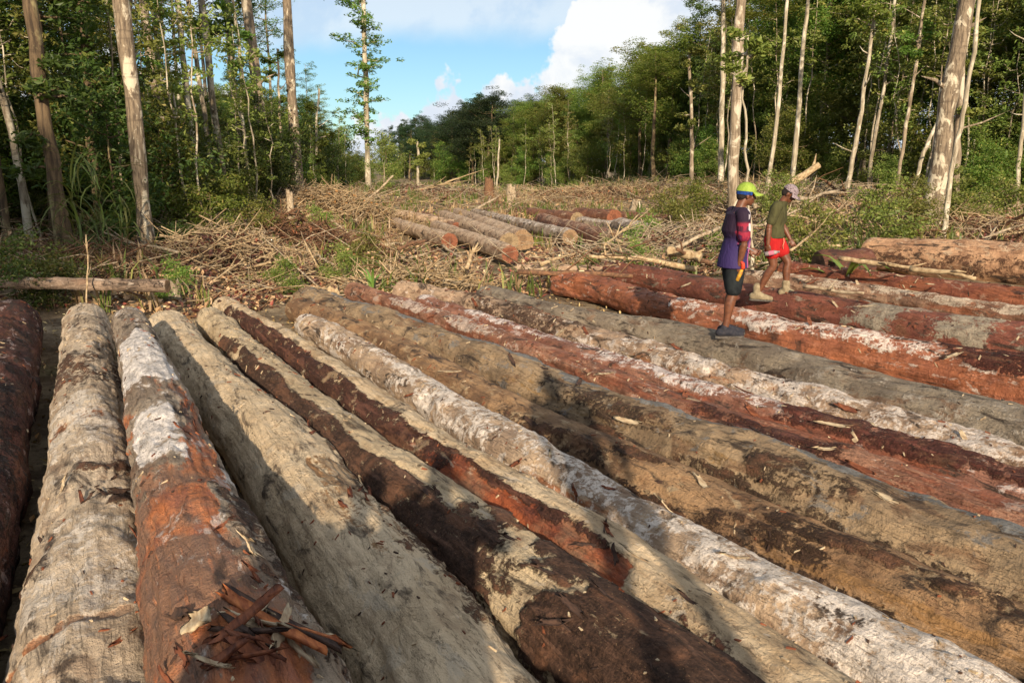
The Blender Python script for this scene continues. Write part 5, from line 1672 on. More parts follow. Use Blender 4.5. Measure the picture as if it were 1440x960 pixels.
SKIN, t = new_mat('skin_dark_brown')
o = t.n('ShaderNodeTexCoord').outputs['Object']
nz = t.noise(o, 25, 4, .6)
finish(SKIN, t, t.mix(t.sstep(nz, .3, .7), srgb(84, 50, 34), srgb(108, 66, 44)), .5, nz, .15, .004, .4)
HAIR = simple_mat('hair_black', srgb(28, 22, 20), srgb(44, 36, 32), 90, .9, 1.0)
EYE = simple_mat('eye_white', srgb(200, 190, 180), srgb(180, 170, 160), 50, .3, 0)


def cloth(name, c1, c2, scale=14, bump=.5):
    m, t = new_mat(name)
    o = t.n('ShaderNodeTexCoord').outputs['Object']
    f = t.noise(t.vscale(o, (1, 1, .45)), scale, 4, .55, .8)
    w_ = t.noise(o, 160, 2, .5)
    finish(m, t, t.mix(t.sstep(f, .3, .7), c1, c2), .9, t.math('ADD', f, t.math('MULTIPLY', w_, .08)), bump, .03, .15)
    return m


# purple jersey: violet body, dark maroon shoulders, crimson sleeve bands, white patches on the front
JERSEY, t = new_mat('jersey_purple')
o = t.n('ShaderNodeTexCoord').outputs['Object']
sx, sy, sz_ = t.n('ShaderNodeSeparateXYZ', i={0: o}).outputs
nz = t.noise(o, 9, 4, .6, .6)
zj = t.math('ADD', sz_, t.math('MULTIPLY', t.math('SUBTRACT', nz, .5), .12))
c = t.mix(t.sstep(zj, .98, 1.20), srgb(50, 38, 82), srgb(38, 25, 42))
stripe = t.sstep(t.math('SINE', t.math('MULTIPLY', zj, 62)), .1, .5, 0, 1)
slv = t.math('MULTIPLY', t.sstep(t.math('ABSOLUTE', sy), .165, .185), t.sstep(sz_, 1.28, 1.24))
slv = t.math('MULTIPLY', slv, t.sstep(sz_, 1.02, 1.04))
c = t.mix(t.math('MULTIPLY', slv, t.sstep(t.math('ADD', nz, t.math('MULTIPLY', stripe, .25)), .42, .66, .15, 1)), c, srgb(132, 34, 54))
frt = t.math('MULTIPLY', t.sstep(sx, .07, .10), t.sstep(sz_, 1.10, 1.14))
pat = t.sstep(t.noise(o, 13, 2, .4), .50, .54)
c = t.mix(t.math('MULTIPLY', frt, pat), c, srgb(214, 206, 214))
rf = t.math('MULTIPLY', t.sstep(sx, .12, .14), t.sstep(sz_, 1.1, 1.0))
c = t.mix(rf, c, srgb(176, 92, 140))
fo = t.noise(t.vscale(o, (1, 1, .4)), 14, 4, .55, .8)
finish(JERSEY, t, c, .75, fo, .6, .03, .2)
TEE = cloth('tee_olive', srgb(58, 56, 36), srgb(74, 72, 46))
SHORT_DARK = cloth('shorts_charcoal', srgb(24, 27, 30), srgb(38, 42, 44))
SHORT_RED = cloth('shorts_red', srgb(146, 26, 28), srgb(172, 38, 36))
CAP_LIME = cloth('cap_lime', srgb(112, 134, 46), srgb(140, 160, 70), 20, .2)
CAP_WHITE = cloth('cap_white', srgb(216, 220, 190), srgb(190, 200, 160), 20, .2)
BAND_BLUE = cloth('band_blue', srgb(34, 70, 140), srgb(24, 40, 84), 30, .2)
CAP_CAMO, t = new_mat('cap_camo')
o = t.n('ShaderNodeTexCoord').outputs['Object']
nz = t.noise(o, 34, 3, .6, 1.0)
c = t.mix(t.sstep(nz, .42, .46), srgb(88, 76, 80), srgb(136, 122, 126))
c = t.mix(t.sstep(nz, .58, .60), c, srgb(110, 98, 100))
finish(CAP_CAMO, t, c, .9, nz, .2, .01, .15)
BOOT = simple_mat('boot_tan', srgb(146, 132, 106), srgb(112, 98, 76), 20, .85, .4)
SOLE = simple_mat('sole_grey', srgb(92, 86, 80), srgb(62, 56, 50), 30, .85, .2)
SNEAK = simple_mat('sneaker_navy', srgb(26, 28, 38), srgb(46, 44, 50), 40, .8, .3)


def hand(mb, w_, dirn, palm_n, curl=.5, s=1.0, thumb=1):
    """palm and five unequal fingers, continuing the forearm"""
    d = Vector(dirn).normalized(); n_ = Vector(palm_n).normalized()
    n_ = (n_ - d * n_.dot(d)).normalized(); sd_ = d.cross(n_)
    w_ = Vector(w_)
    rot = np.array([list(d), list(sd_), list(n_)]).T
    mb.ellipsoid(w_ + d * .045 * s, (.052 * s, .039 * s, .016 * s), 14, 10, rot)
    for k, (off, l_) in enumerate(((-.029, .066), (-.010, .078), (.010, .073), (.028, .058))):
        b = w_ + d * .080 * s + sd_ * off * s
        P = [b - d * .02]; a_ = 0.15 + curl * .3; p = b.copy()
        for q, f in enumerate((.45, .32, .26)):
            p = p + (d * math.cos(a_) + n_ * math.sin(a_)) * l_ * f * s
            P.append(p.copy()); a_ += curl * (.9 + .1 * k)
        sweep(mb, P, [.0095 * s, .009 * s, .0085 * s, .0075 * s], 8, 10)
    b = w_ + d * .025 * s - sd_ * .028 * s * thumb
    P = [b, b + (d * .5 - sd_ * .7 * thumb + n_ * .35) * .035 * s, b + (d * .9 - sd_ * .75 * thumb + n_ * .7) * .055 * s]
    sweep(mb, P, [.013 * s, .011 * s, .009 * s], 8, 8)


def person(name, J, loc, yaw, H_=1.70, label='', voxel=.0065, wear=None, hat='cap', fine=True):
    """J: joint positions in a frame with x forward, y to the left, z up, for a 1.70 m body"""
    sc = H_ / 1.70
    r = bpy.data.objects.new(name, None); col.objects.link(r)
    r.location = loc; r.rotation_euler = (0, 0, yaw); r.scale = (sc,) * 3
    tag(r, label, 'person')
    V3 = lambda k: Vector(J[k])
    mb = MB()
    pel, ch, nk, hd = V3('pelvis'), V3('chest'), V3('neck'), V3('head')
    mid_ = (pel + ch) / 2 + Vector((J.get('slouch', 0), 0, 0))
    tlt = math.atan2(ch.x - pel.x, ch.z - pel.z)
    loft(mb, [(pel + Vector((0, 0, -.10)), .085, .125), (pel + Vector((-.01, 0, -.03)), .105, .150), (pel + Vector((0, 0, .04)), .098, .142), (mid_, .088, .125, tlt),
              (ch + Vector((-.005, 0, -.10)), .098, .140, tlt), (ch, .104, .158, tlt), (ch + Vector((0, 0, .09)), .085, .150, tlt), (ch.lerp(nk, .75), .06, .085, tlt)], 28)
    sweep(mb, [ch.lerp(nk, .5), nk, nk.lerp(hd, .6)], [.062, .054, .056])
    pitch = J.get('head_pitch', 0)
    cp, sp_ = math.cos(pitch), math.sin(pitch)
    Rh = np.array([[cp, 0, sp_], [0, 1, 0], [-sp_, 0, cp]])
    hh = np.array(hd)
    H3 = lambda x, y, z: hh + Rh @ np.array([x, y, z])
    mb.ellipsoid(H3(-.008, 0, .025), (.096, .077, .095), 24, 16, Rh)      # skull
    mb.ellipsoid(H3(.022, 0, -.040), (.066, .056, .075), 20, 14, Rh)      # face
    mb.ellipsoid(H3(.048, 0, -.088), (.030, .034, .026), 14, 10, Rh)      # chin
    mb.ellipsoid(H3(.072, 0, .012), (.020, .052, .014), 14, 8, Rh)        # brow
    mb.ellipsoid(H3(.094, 0, -.030), (.020, .017, .013), 12, 8, Rh)       # nose tip
    mb.ellipsoid(H3(.086, 0, -.012), (.014, .011, .026), 12, 8, Rh)
    mb.ellipsoid(H3(.078, 0, -.060), (.016, .026, .008), 12, 8, Rh)       # lips
    mb.ellipsoid(H3(.076, 0, -.073), (.014, .022, .008), 12, 8, Rh)
    for s_ in (-1, 1):
        mb.ellipsoid(H3(.056, .040 * s_, -.030), (.026, .020, .022), 12, 8, Rh)
        mb.ellipsoid(H3(-.010, .078 * s_, -.018), (.018, .010, .032), 12, 8, Rh)
    for s_, q in ((1, 'l'), (-1, 'r')):
        sh, eb, wr = V3('sh_' + q), V3('el_' + q), V3('wr_' + q)
        sweep(mb, [ch.lerp(sh, .6), sh, sh.lerp(eb, .45), eb, eb.lerp(wr, .3), wr], [.055, .056, .048, .039, .040, .026], 16, 26)
        hd_ = V3('hd_' + q) - wr if 'hd_' + q in J else (wr - eb)
        hand(mb, wr, hd_, (0.3, -s_ * 1.0, 0), J.get('curl', .55), 1.0, thumb=-s_)
        hp, kn, an = V3('hip_' + q), V3('kn_' + q), V3('an_' + q)
        sweep(mb, [hp, hp.lerp(kn, .35), hp.lerp(kn, .75), kn, kn.lerp(an, .28) + Vector((-.012, 0, 0)), kn.lerp(an, .7), an], [.088, .084, .066, .054, .056, .040, .035], 18, 34)
        fa = J.get('foot_' + q, 0.0)
        fd = Vector((math.cos(fa), math.sin(fa), J.get('fz_' + q, 0)))
        sweep(mb, [an + Vector((0, 0, -.02)) - fd * .04, an + fd * .06 + Vector((0, 0, -.045)), an + fd * .155 + Vector((0, 0, -.062))], [.036, .036, .026])
    body = fused('body', mb, voxel, SKIN, r)
    # shoes
    for s_, q in ((1, 'l'), (-1, 'r')):
        an = V3('an_' + q); fa = J.get('foot_' + q, 0.0); fd = Vector((math.cos(fa), math.sin(fa), J.get('fz_' + q, 0)))
        m2 = MB()
        boot = wear['shoe'] is BOOT
        g = 1.15 if boot else 1.0
        sweep(m2, [an + Vector((0, 0, -.035)) - fd * .055, an + fd * .03 + Vector((0, 0, -.030)), an + fd * .11 + Vector((0, 0, -.048)), an + fd * .185 + Vector((0, 0, -.060))],
              [.046 * g, .050 * g, .044 * g, .034 * g])
        if boot: sweep(m2, [an + Vector((-.004, 0, .10)), an + Vector((0, 0, .0))], [.058, .056], 16, 8)
        else: sweep(m2, [an + Vector((-.004, 0, .012)), an + Vector((0, 0, -.02))], [.046, .048], 16, 6)
        sh_ = fused('boot' if boot else 'shoe', m2, .008, wear['shoe'], r)
        m3 = MB()
        z_ = an.z - .098
        pts_ = []
        for f, hw in ((-.105, .018), (-.085, .038), (-.03, .040), (.04, .043), (.12, .050), (.18, .044), (.215, .02)):
            pts_.append((f, hw))
        lf = Vector((-math.sin(fa), math.cos(fa), 0)); f2 = fd.copy(); 
        ring = [an + f2 * f + lf * hw for f, hw in pts_] + [an + f2 * f - lf * hw for f, hw in pts_[::-1]]
        n_ = len(ring)
        Vv = [tuple(v + Vector((0, 0, -.070))) for v in ring] + [tuple(v + Vector((0, 0, -.096))) for v in ring]
        m3.add(Vv, [[k, k + n_, (k + 1) % n_ + n_, (k + 1) % n_] for k in range(n_)])
        m3.add([Vv[k] for k in range(n_)], [[k, k + 1, n_ - 2 - k, n_ - 1 - k] for k in range(n_ // 2 - 1)])
        m3.add([Vv[n_ + k] for k in range(n_)], [[n_ - 1 - k, n_ - 2 - k, k + 1, k] for k in range(n_ // 2 - 1)])
        ob('sole', m3.mesh('sole', False), SOLE, sh_)
    # shorts
    m4 = MB()
    loft(m4, [(pel + Vector((0, 0, -.13)), .110, .150), (pel + Vector((-.01, 0, -.04)), .128, .170), (pel + Vector((0, 0, .04)), .118, .160), (pel + Vector((0, 0, .10)), .106, .145)], 24)
    slen = wear.get('short_len', .62)
    for q in 'lr':
        hp, kn = V3('hip_' + q), V3('kn_' + q)
        e = hp.lerp(kn, slen)
        d_ = (kn - hp).normalized()
        sweep(m4, [hp + Vector((0, 0, .02)), hp.lerp(kn, slen * .5), e], [.100, .106, .104 if slen < .7 else .090], 20, 14)
    fused('shorts', m4, .009, wear['shorts'], r)
    # shirt
    m5 = MB()
    hem = wear.get('hem', -.02)
    g = wear.get('loose', 1.0)
    loft(m5, [(pel + Vector((.0, 0, hem)), .138 * g, .185 * g), (pel + Vector((.0, 0, hem + .10)), .130 * g, .168 * g), (mid_, .118 * g, .158 * g, tlt), (ch + Vector((-.005, 0, -.10)), .120 * g, .165 * g, tlt),
              (ch, .122, .178, tlt), (ch + Vector((0, 0, .08)), .102, .168, tlt), (ch.lerp(nk, .62) + Vector((0, 0, .01)), .075, .105, tlt), (ch.lerp(nk, .9), .064, .070, tlt)], 32)
    for q in 'lr':
        sh, eb = V3('sh_' + q), V3('el_' + q)
        sweep(m5, [ch.lerp(sh, .6) + Vector((0, 0, .0)), sh + Vector((0, 0, .004)), sh.lerp(eb, .45), sh.lerp(eb, wear.get('sleeve', .78))], [.070, .074, .070, .068], 20, 18)
    fused('shirt', m5, .008, wear['shirt'], r)
    # eyes and hair
    for s_ in (-1, 1):
        m6 = MB(); m6.ellipsoid(H3(.072, .030 * s_, -.004), (.010, .012, .008), 10, 8, Rh)
        ob('eye', m6.mesh('eye'), EYE, r)
    m7 = MB()
    m7.ellipsoid(H3(-.020, 0, .030), (.094, .083, .096), 24, 14, Rh)
    m7.ellipsoid(H3(-.055, 0, -.015), (.052, .070, .062), 20, 12, Rh)
    fused('hair', m7, .008, HAIR, r, 1)
    # cap: dome, peak, band
    if hat:
        rt = lambda: None
        m8 = MB()
        seg, rn = 28, 9
        V_ = []
        for q in range(rn):
            th_ = q / (rn - 1) * math.pi / 2 * .98
            for k in range(seg):
                a_ = k / seg * 2 * math.pi
                V_.append(H3(-.010 + .108 * math.cos(a_) * math.cos(th_), .092 * math.sin(a_) * math.cos(th_), .030 + .100 * math.sin(th_)))
        Q_ = [[q * seg + k, q * seg + (k + 1) % seg, (q + 1) * seg + (k + 1) % seg, (q + 1) * seg + k] for q in range(rn - 1) for k in range(seg)]
        V_.append(H3(-.010, 0, .130))
        T_ = [[(rn - 1) * seg + k, (rn - 1) * seg + (k + 1) % seg, rn * seg] for k in range(seg)]
        m8.add(V_, Q_, T_)
        cp_ = ob('cap', m8.mesh('cap'), wear['cap'], r)
        m9 = MB(); V_ = []
        for lay in (0.0, -.006):
            for q in range(4):
                for k in range(11):
                    a_ = (k / 10 - .5) * 2.3
                    rr = .098 + (.082 * q / 3) * (math.cos(a_ * .72) ** .8)
                    V_.append(H3(-.010 + rr * math.cos(a_) * 1.06, .088 / .098 * (.098 + (rr - .098) * .75) * math.sin(a_), .034 - .018 * (q / 3) ** 1.5 - .03 * (math.sin(a_) ** 2) * q / 3 + lay))
        Q_ = []
        for lay in (0, 44):
            for q in range(3):
                for k in range(10):
                    f = [lay + q * 11 + k, lay + q * 11 + k + 1, lay + (q + 1) * 11 + k + 1, lay + (q + 1) * 11 + k]
                    Q_.append(f if lay == 0 else f[::-1])
        for k in range(10): Q_.append([33 + k, 33 + k + 1, 77 + k + 1, 77 + k])
        m9.add(V_, Q_)
        ob('peak', m9.mesh('peak'), wear.get('peak', wear['cap']), cp_)
        if wear.get('band'):
            m10 = MB(); V_ = []
            for z_, g_ in ((-.006, 1.0), (.036, 1.03)):
                for k in range(28):
                    a_ = k / 28 * 2 * math.pi
                    V_.append(H3(-.010 + .102 * g_ * math.cos(a_), .087 * g_ * math.sin(a_), z_))
            m10.add(V_, [[k, (k + 1) % 28, 28 + (k + 1) % 28, 28 + k] for k in range(28) if 5 < k < 23])
            ob('headband', m10.mesh('headband'), wear['band'], r)
    return r


def top_of(key, px, py, lo=-70, hi=8):
    """highest point of a log near the pixel"""
    g = LOGS[key]
    W_ = g['V'].reshape(-1, 3) @ np.array(g['MW'])[:3, :3].T + np.array(g['MW'])[:3, 3]
    a_, b_ = proj(W_)
    PHt = np.tile(g['phi'], len(g['rows']))
    d = np.hypot(a_ - px, b_ - py) + 1e4 * ((PHt < R(lo)) | (PHt > R(hi)))
    i = int(np.argmin(d))
    return W_[i]


# man in purple, standing on the smooth grey log, seen from his right side
f1 = at_z(1018, 470, LOGS['11']['C'][:, 2].mean() + .36)
z1 = top_of('11', 1018, 470)
print('man1', f1, z1)
J1 = dict(pelvis=(.02, 0, .90), chest=(.03, 0, 1.26), neck=(.075, 0, 1.43), head=(.13, 0, 1.545), head_pitch=.10, slouch=.035,
          sh_l=(.045, .175, 1.34), sh_r=(.045, -.175, 1.34), el_l=(.10, .225, 1.06), el_r=(.055, -.225, 1.06), wr_l=(.26, .17, .94), wr_r=(.03, -.19, .815), hd_l=(.36, .13, .90), hd_r=(.04, -.185, .70),
          hip_l=(.03, .085, .88), hip_r=(.02, -.085, .88), kn_l=(.07, .09, .50), kn_r=(.015, -.09, .49), an_l=(.02, .095, .10), an_r=(-.055, -.09, .10), curl=.95)
man1 = person('person', J1, (0, 0, 0), R(3), 1.75, 'man in a purple jersey and lime green cap standing on a grey log',
              wear=dict(shirt=JERSEY, shorts=SHORT_DARK, cap=CAP_LIME, peak=CAP_LIME, band=BAND_BLUE, shoe=SNEAK, short_len=.86, hem=-.13, loose=1.16, sleeve=.80))
# man in red shorts, walking on the maroon log
J2 = dict(pelvis=(.00, 0, .89), chest=(.03, 0, 1.25), neck=(.095, 0, 1.415), head=(.165, 0, 1.50), head_pitch=.62, slouch=-.01,
          sh_l=(.05, .18, 1.33), sh_r=(.03, -.18, 1.33), el_l=(.08, .24, 1.06), el_r=(-.05, -.235, 1.06), wr_l=(.20, .20, .86), wr_r=(-.05, -.25, .815), hd_r=(-.03, -.25, .70),
          hip_l=(.02, .085, .87), hip_r=(-.02, -.085, .87), kn_l=(.20, .08, .54), kn_r=(.02, -.09, .50), an_l=(.20, .07, .155), an_r=(-.17, -.09, .10), curl=.9)
man2 = person('person', J2, (0, 0, 0), R(-24), 1.87, 'man in an olive tee and red shorts walking on the maroon log, head bowed',
              wear=dict(shirt=TEE, shorts=SHORT_RED, cap=CAP_CAMO, shoe=BOOT, short_len=.50, hem=-.0, loose=1.0, sleeve=.74))


def put_on(obj_, key, px, py, H_, an_z=.10):
    """stand on the log: the lowest shoe sole meets the bark"""
    p = top_of(key, px, py)
    obj_.location = (p[0], p[1], p[2] - .004)
    return p


p1 = put_on(man1, '11', 1021, 471, 1.6)
man1.location.z -= .02
p2 = put_on(man2, '13', 1079, 439, 1.6)
man2.location.z += .02
print('stand', p1, p2)
M1 = Matrix.Translation(man1.location) @ Matrix.Rotation(R(3), 4, 'Z') @ Matrix.Scale(1.75 / 1.7, 4)
M2 = Matrix.Translation(man2.location) @ Matrix.Rotation(R(-24), 4, 'Z') @ Matrix.Scale(1.87 / 1.7, 4)
# bush knife with wound handle in the right hand of the man in purple
YEL = simple_mat('handle_yellow', srgb(196, 150, 48), srgb(140, 96, 40), 30, .6, .3)
REDH = simple_mat('glove_orange', srgb(206, 70, 36), srgb(150, 46, 28), 30, .6, .3)
STEEL = simple_mat('blade_steel', srgb(150, 150, 150), srgb(110, 110, 112), 30, .35, .1)
kn_o = bpy.data.objects.new('spray_marker', None); col.objects.link(kn_o)
kn_o.location = M1 @ Vector((.045, -.20, .735)); kn_o.rotation_euler = (R(12), R(18), 0)
tag(kn_o, 'small yellow and orange hand tool held low by the man in purple', 'tool')
mb = MB(); mb.tube([(0, 0, -.10), (0, 0, -.095), (0, 0, -.03), (0, 0, .04)], [.012, .022, .022, .017], 14)
ob('handle', mb.mesh('handle'), YEL, kn_o)
mb = MB(); mb.tube([(0, 0, .04), (0, 0, .06), (-.02, 0, .10), (-.05, 0, .115)], [.020, .024, .022, .012], 12)
ob('grip', mb.mesh('grip'), REDH, kn_o)
rod = bpy.data.objects.new('thin_rod', None); col.objects.link(rod)
rod.location = M1 @ Vector((.05, -.235, 1.00)); tag(rod, 'short bright metal rod held against the purple jersey', 'rod')
mb = MB(); mb.tube([(-.02, 0, .03), (.11, -.0, -.035)], [.006, .005], 8)
ob('shaft', mb.mesh('shaft'), STEEL, rod)
mb = MB(); mb.tube([(-.05, 0, .045), (-.02, 0, .03)], [.010, .010], 8)
ob('handle', mb.mesh('handle'), SHORT_DARK, rod)
# crumpled white and pink bag in the hand of the second man
BAG = simple_mat('bag_white', srgb(146, 136, 134), srgb(112, 102, 102), 20, .6, .8)
PINK = simple_mat('label_pink', srgb(196, 90, 110), srgb(170, 110, 130), 30, .6, .3)
bg_o = bpy.data.objects.new('drink_bottle', None); col.objects.link(bg_o)
bg_o.location = M2 @ Vector((.0, -.27, .70)); bg_o.rotation_euler = (0, R(78), R(-20))
tag(bg_o, 'white bottle with a pinkish label held by the man in red shorts', 'bottle')
mb = MB(); mb.tube([(0, 0, -.09), (0, 0, -.085), (0, 0, .02), (0, 0, .07), (0, 0, .10)], [.022, .034, .036, .030, .016], 16)
ob('body', mb.mesh('body'), BAG, bg_o)
mb = MB(); mb.tube([(0, 0, -.03), (0, 0, .045)], [.0372, .0368], 16, cap=False)
ob('label_band', mb.mesh('label_band'), PINK, bg_o)
mb = MB(); mb.tube([(0, 0, .10), (0, 0, .125)], [.017, .017], 12)
ob('lid', mb.mesh('lid'), BAG, bg_o)
# drawstring on the red shorts
mb = MB(); mb.tube([(.128, -.012, .90), (.14, -.03, .84), (.128, -.035, .79), (.135, -.03, .74)], [.005] * 4, 6)
ob('drawstring', mb.mesh('drawstring'), simple_mat('string_peach', srgb(226, 150, 120), srgb(200, 120, 96), 30), man2)

# ------------------------------------------------------------------ the people round the camera, whose shadows fall on the logs
W0 = dict(shirt=TEE, shorts=SHORT_DARK, cap=CAP_LIME, shoe=BOOT, short_len=.9, hem=-.05, loose=1.05)
JA = dict(pelvis=(0, 0, .92), chest=(.02, 0, 1.28), neck=(.03, 0, 1.45), head=(.05, 0, 1.575), head_pitch=.2,
          sh_l=(.02, .18, 1.36), sh_r=(.02, -.18, 1.36), el_l=(.14, .30, 1.22), el_r=(.14, -.30, 1.22), wr_l=(.20, .09, 1.46), wr_r=(.20, -.09, 1.46),
          hip_l=(0, .09, .89), hip_r=(0, -.09, .89), kn_l=(.04, .13, .50), kn_r=(.0, -.13, .50), an_l=(.02, .18, .10), an_r=(-.05, -.18, .10))
person('person', JA, (.0, -.42, CAM_H - 1.66), R(90), 1.74, 'person with both hands raised to eye level, behind the viewpoint', .012, W0, hat=False)
JC = dict(JA); JC.update(el_l=(.02, .26, 1.08), el_r=(.02, -.26, 1.08), wr_l=(.08, .26, .84), wr_r=(.08, -.26, .84))
person('person', JC, (-.44, -.45, .62), R(84), 1.66, 'person standing at the left of the viewpoint with arms down', .012, W0, hat='cap')
person('person', JC, (-.16, -1.25, .60), R(80), 1.80, 'unseen person added further back to widen the shadow on the logs', .012, W0, hat='cap')  # unseen figure, added to broaden the shadow over the near logs
pB = at_z(775, 528, .58); tB = (3.30 - .58) / math.sin(SUN_EL)
hB = pB - sun_dir * tB
person('person', JC, (hB.x, hB.y, hB.z - 1.66), R(80), 1.68, 'person standing on the added stack of logs behind the viewpoint', .012, W0, hat='cap')
for k, (dy, z_, r_) in enumerate([(-.35, .92, .30), (.28, .92, .29), (-.03, 1.40, .27), (-.95, .92, .30)]):  # unseen stack, added to lift the person so the shadow lands further out
    A = np.array([[hB.x - 3.5, hB.y + dy, z_, r_], [hB.x, hB.y + dy, z_, r_], [hB.x + 3.5, hB.y + dy, z_, r_]])
    build_log('back%d' % k, A, GREYBARK, 'unseen log of the stack added under the shadow-casting person', END_GREY, seed=90 + k, group='unseen log stack added behind the viewpoint', sides=28, res=.4)

# ------------------------------------------------------------------ torn bark, splinters and chips on the logs
def flake(key, row, phi, ln, wd, ang, lift, mat, seed, name='bark_flake', curl=.35, th_=.006, loose_to=None):
    """a curled piece of bark still hanging on its log"""
    rnd = np.random.default_rng(seed)
    g = LOGS[key]
    p, n_, i, j = on_log(key, row, phi)
    ax = Vector((1, 0, 0)); sd_ = n_.cross(ax)
    d = ax * math.cos(ang) + sd_ * math.sin(ang)
    e = n_.cross(d)
    m_, k_ = 9, 4
    V_ = []
    for lay in (0, -th_):
        for q in range(m_):
            f = q / (m_ - 1)
            h = lift * f ** 1.6 + .004 + (curl * ln * .25) * (f ** 2)
            wq = wd * (1 - .55 * abs(f - .35)) * (1 + rnd.uniform(-.22, .22))
            for r_ in range(k_):
                u = r_ / (k_ - 1) - .5
                v = p + d * (ln * (f - .2) + rnd.uniform(-.012, .012) * (q in (0, m_ - 1)) * 4) + e * (wq * u) + n_ * (h + lay + wd * .22 * (4 * u * u) * curl + rnd.uniform(-.0015, .0015))
                V_.append(tuple(v))
    Q_ = []
    N_ = m_ * k_
    for q in range(m_ - 1):
        for r_ in range(k_ - 1):
            a_ = q * k_ + r_
            Q_ += [[a_, a_ + 1, a_ + k_ + 1, a_ + k_], [N_ + a_, N_ + a_ + k_, N_ + a_ + k_ + 1, N_ + a_ + 1]]
        for a_, b_ in ((q * k_, (q + 1) * k_), (q * k_ + k_ - 1, (q + 1) * k_ + k_ - 1)):
            Q_.append([a_, b_, N_ + b_, N_ + a_])
    for r_ in range(k_ - 1):
        for b0 in (0, (m_ - 1) * k_):
            Q_.append([b0 + r_, b0 + r_ + 1, N_ + b0 + r_ + 1, N_ + b0 + r_])
    return ob(name, fast_mesh(name, np.array(V_), np.array(Q_), True), mat, g['o'])


FL_RED = simple_mat('torn_bark_rust', srgb(136, 80, 52), srgb(78, 42, 30), 40, .85, .8, (.2, 1, 1))
FL_ORANGE = simple_mat('torn_fibre_orange', srgb(184, 112, 64), srgb(122, 62, 36), 40, .85, .8, (.2, 1, 1))
FL_DARK = simple_mat('torn_bark_dark', srgb(82, 60, 48), srgb(44, 32, 28), 40, .9, .8, (.2, 1, 1))
FL_PALE = simple_mat('torn_bark_pale', srgb(190, 172, 142), srgb(136, 112, 86), 40, .85, .8, (.2, 1, 1))
# the big torn strip hanging off the orange log, bottom of the picture
rz_ = random.Random(3)
EXTRA = [(rz_.uniform(-22, 26), rz_.uniform(.08, .36), rz_.uniform(.007, .020), -2.8 + rz_.uniform(-.45, .45), rz_.uniform(.01, .04), rz_.choice([FL_RED, FL_ORANGE, FL_ORANGE, FL_DARK, FL_PALE]), rz_.uniform(850, 945)) for _ in range(11)]
for k, (ph, ln, wd, an, lf, mt, rw) in enumerate(EXTRA + [
    (4, .52, .040, -2.8, .02, FL_ORANGE, 872), (8, .56, .030, -2.78, .04, FL_DARK, 866), (12, .48, .022, -2.72, .055, FL_ORANGE, 880), (-30, .16, .085, -2.5, .030, FL_PALE, 868), (-38, .15, .04, -2.7, .02, FL_DARK, 842),
    (8, .30, .03, -2.25, .012, FL_PALE, 905), (-12, .2, .05, -1.3, .03, FL_RED, 905), (-25, .14, .04, -2.1, .03, FL_RED, 930), (14, .16, .035, -.4, .03, FL_PALE, 925), (0, .14, .05, .6, .03, FL_RED, 945)]):
    flake('2', rw, ph, ln, wd, an, lf, mt, 500 + k, 'torn_bark_strip' if ln > .25 else 'bark_flake', curl=.15, th_=.011)
rs = random.Random(11)
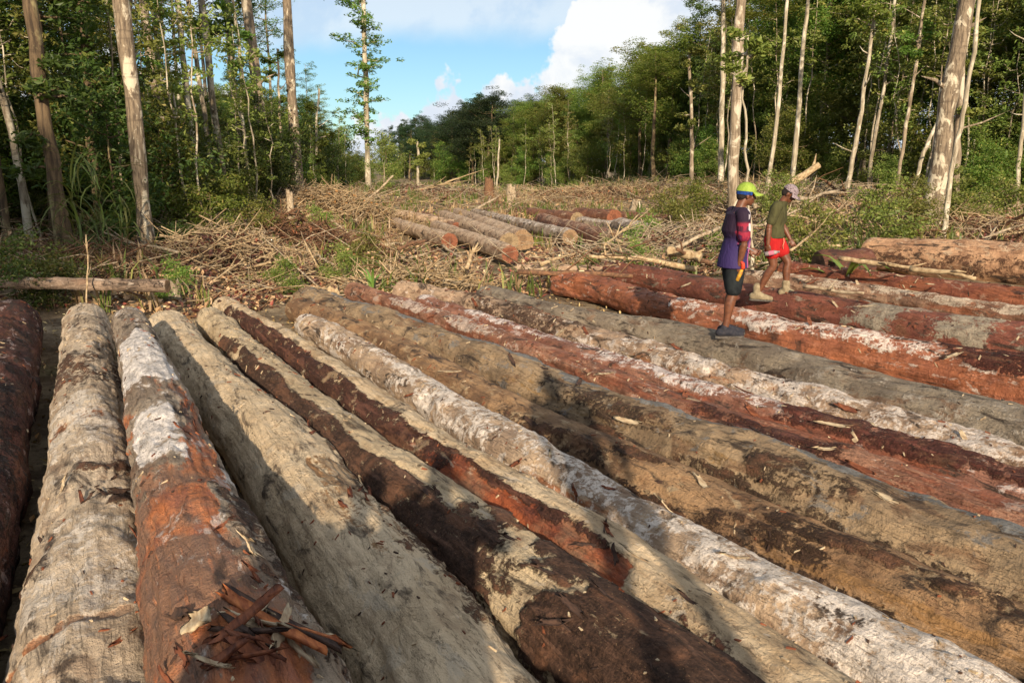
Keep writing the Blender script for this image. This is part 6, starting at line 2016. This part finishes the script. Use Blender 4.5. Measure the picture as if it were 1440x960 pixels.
for key, r0_, r1_, p0_, p1_, n_, mts in (('2', 556, 600, 15, 70, 9, [FL_RED, FL_RED, FL_DARK]), ('2', 610, 900, 15, 50, 8, [FL_RED, FL_PALE]), ('2', 900, 1000, -60, 40, 8, [FL_RED, FL_RED, FL_PALE]),
                                      ('1', 570, 930, -60, 60, 16, [FL_RED, FL_DARK, FL_PALE]), ('1', 680, 730, 20, 80, 5, [FL_DARK]), ('3', 560, 800, -20, 60, 16, [FL_RED, FL_PALE]), ('3', 640, 740, 0, 50, 8, [FL_RED]),
                                      ('4', 480, 900, -60, 20, 20, [FL_DARK, FL_DARK, FL_PALE]), ('5', 520, 900, -50, 10, 16, [FL_DARK, FL_RED, FL_PALE]), ('6', 500, 950, -70, 40, 14, [FL_PALE, FL_RED]),
                                      ('7', 500, 850, -70, 30, 10, [FL_DARK, FL_PALE]), ('8', 480, 760, -70, 20, 12, [FL_PALE, FL_DARK]), ('9', 430, 700, -60, 30, 12, [FL_RED, FL_PALE]), ('9b', 430, 660, -60, 40, 16, [FL_PALE, FL_RED]),
                                      ('10', 420, 620, -70, 40, 12, [FL_PALE, FL_RED]), ('12', 400, 500, -70, 40, 16, [FL_PALE, FL_RED]), ('13', 385, 450, -60, 40, 10, [FL_RED, FL_PALE]), ('14', 385, 430, -60, 40, 14, [FL_PALE, FL_RED]),
                                      ('15', 370, 403, -60, 40, 12, [FL_RED, FL_PALE]), ('0', 480, 900, -20, 80, 14, [FL_RED, FL_DARK]), ('16', 340, 390, -60, 20, 8, [FL_PALE, FL_RED])):
    for _ in range(max(3, int(n_ * .5))):
        far = 1.0 if int(key.rstrip('b')) < 7 else 1.8
        flake(key, rs.uniform(r0_, r1_), rs.uniform(p0_, p1_), rs.uniform(.05, .13) * far, rs.uniform(.012, .030) * far, rs.uniform(-.9, .9), rs.uniform(.0, .035), rs.choice(mts), rs.randrange(9999), curl=rs.uniform(0, .5))
# small chips and crumbs: too many to count
rnd = np.random.default_rng(88)
CV = {0: [], 1: [], 2: []}
for key in ('0', '1', '2', '3', '4', '5', '6', '7', '8', '9', '9b', '10', '11', '12', '13', '14', '15'):
    g = LOGS[key]
    W_ = g['V'] @ np.array(g['MW'])[:3, :3].T + np.array(g['MW'])[:3, 3]
    ok = np.where(g['rows'] < 1200)[0]
    jn = np.where(np.abs(g['phi']) < 1.25)[0]
    n_ = 190
    i_ = rnd.choice(ok, n_); j_ = rnd.choice(jn, n_)
    # chips gather in patches
    c_ = W_[i_].mean(1)
    p_ = W_[i_, j_]; nrm = p_ - c_; nrm /= np.linalg.norm(nrm, axis=1)[:, None]
    keep = fbm(p_ * 1.7, 2, 4) > .47
    p_, nrm = p_[keep], nrm[keep]
    for a_, b_ in zip(p_, nrm):
        t1 = np.cross(b_, rnd.normal(size=3)); t1 /= np.linalg.norm(t1); t2 = np.cross(b_, t1)
        ds = max(1.0, np.hypot(a_[0], a_[1]) / 5)
        l_, w_ = rnd.uniform(.006, .022) * ds, rnd.uniform(.002, .006) * ds
        up_ = b_ * rnd.uniform(.003, .007) + b_ * rnd.uniform(0, .4) * w_
        q = [a_ - t1 * l_ - t2 * w_, a_ + t1 * l_ * .7 - t2 * w_ * .6, a_ + t1 * l_ + t2 * w_ * .5, a_ - t1 * l_ * .6 + t2 * w_]
        CV[rnd.integers(0, 3)].append(np.array([v + up_ for v in q] + [v - b_ * .002 for v in q]))
for k, mt in enumerate((FL_RED, FL_DARK, FL_PALE)):
    V_ = np.array(CV[k]); n_ = len(V_)
    f = np.array([[0, 1, 2, 3], [0, 4, 5, 1], [1, 5, 6, 2], [2, 6, 7, 3], [3, 7, 4, 0]])
    tag(ob('bark_chips', fast_mesh('bark_chips', V_.reshape(-1, 3), (np.arange(n_)[:, None, None] * 8 + f[None]).reshape(-1, 4), False), mt), ['rusty', 'dark', 'pale'][k] + ' bark chips and splinters strewn on the logs', kind='stuff')
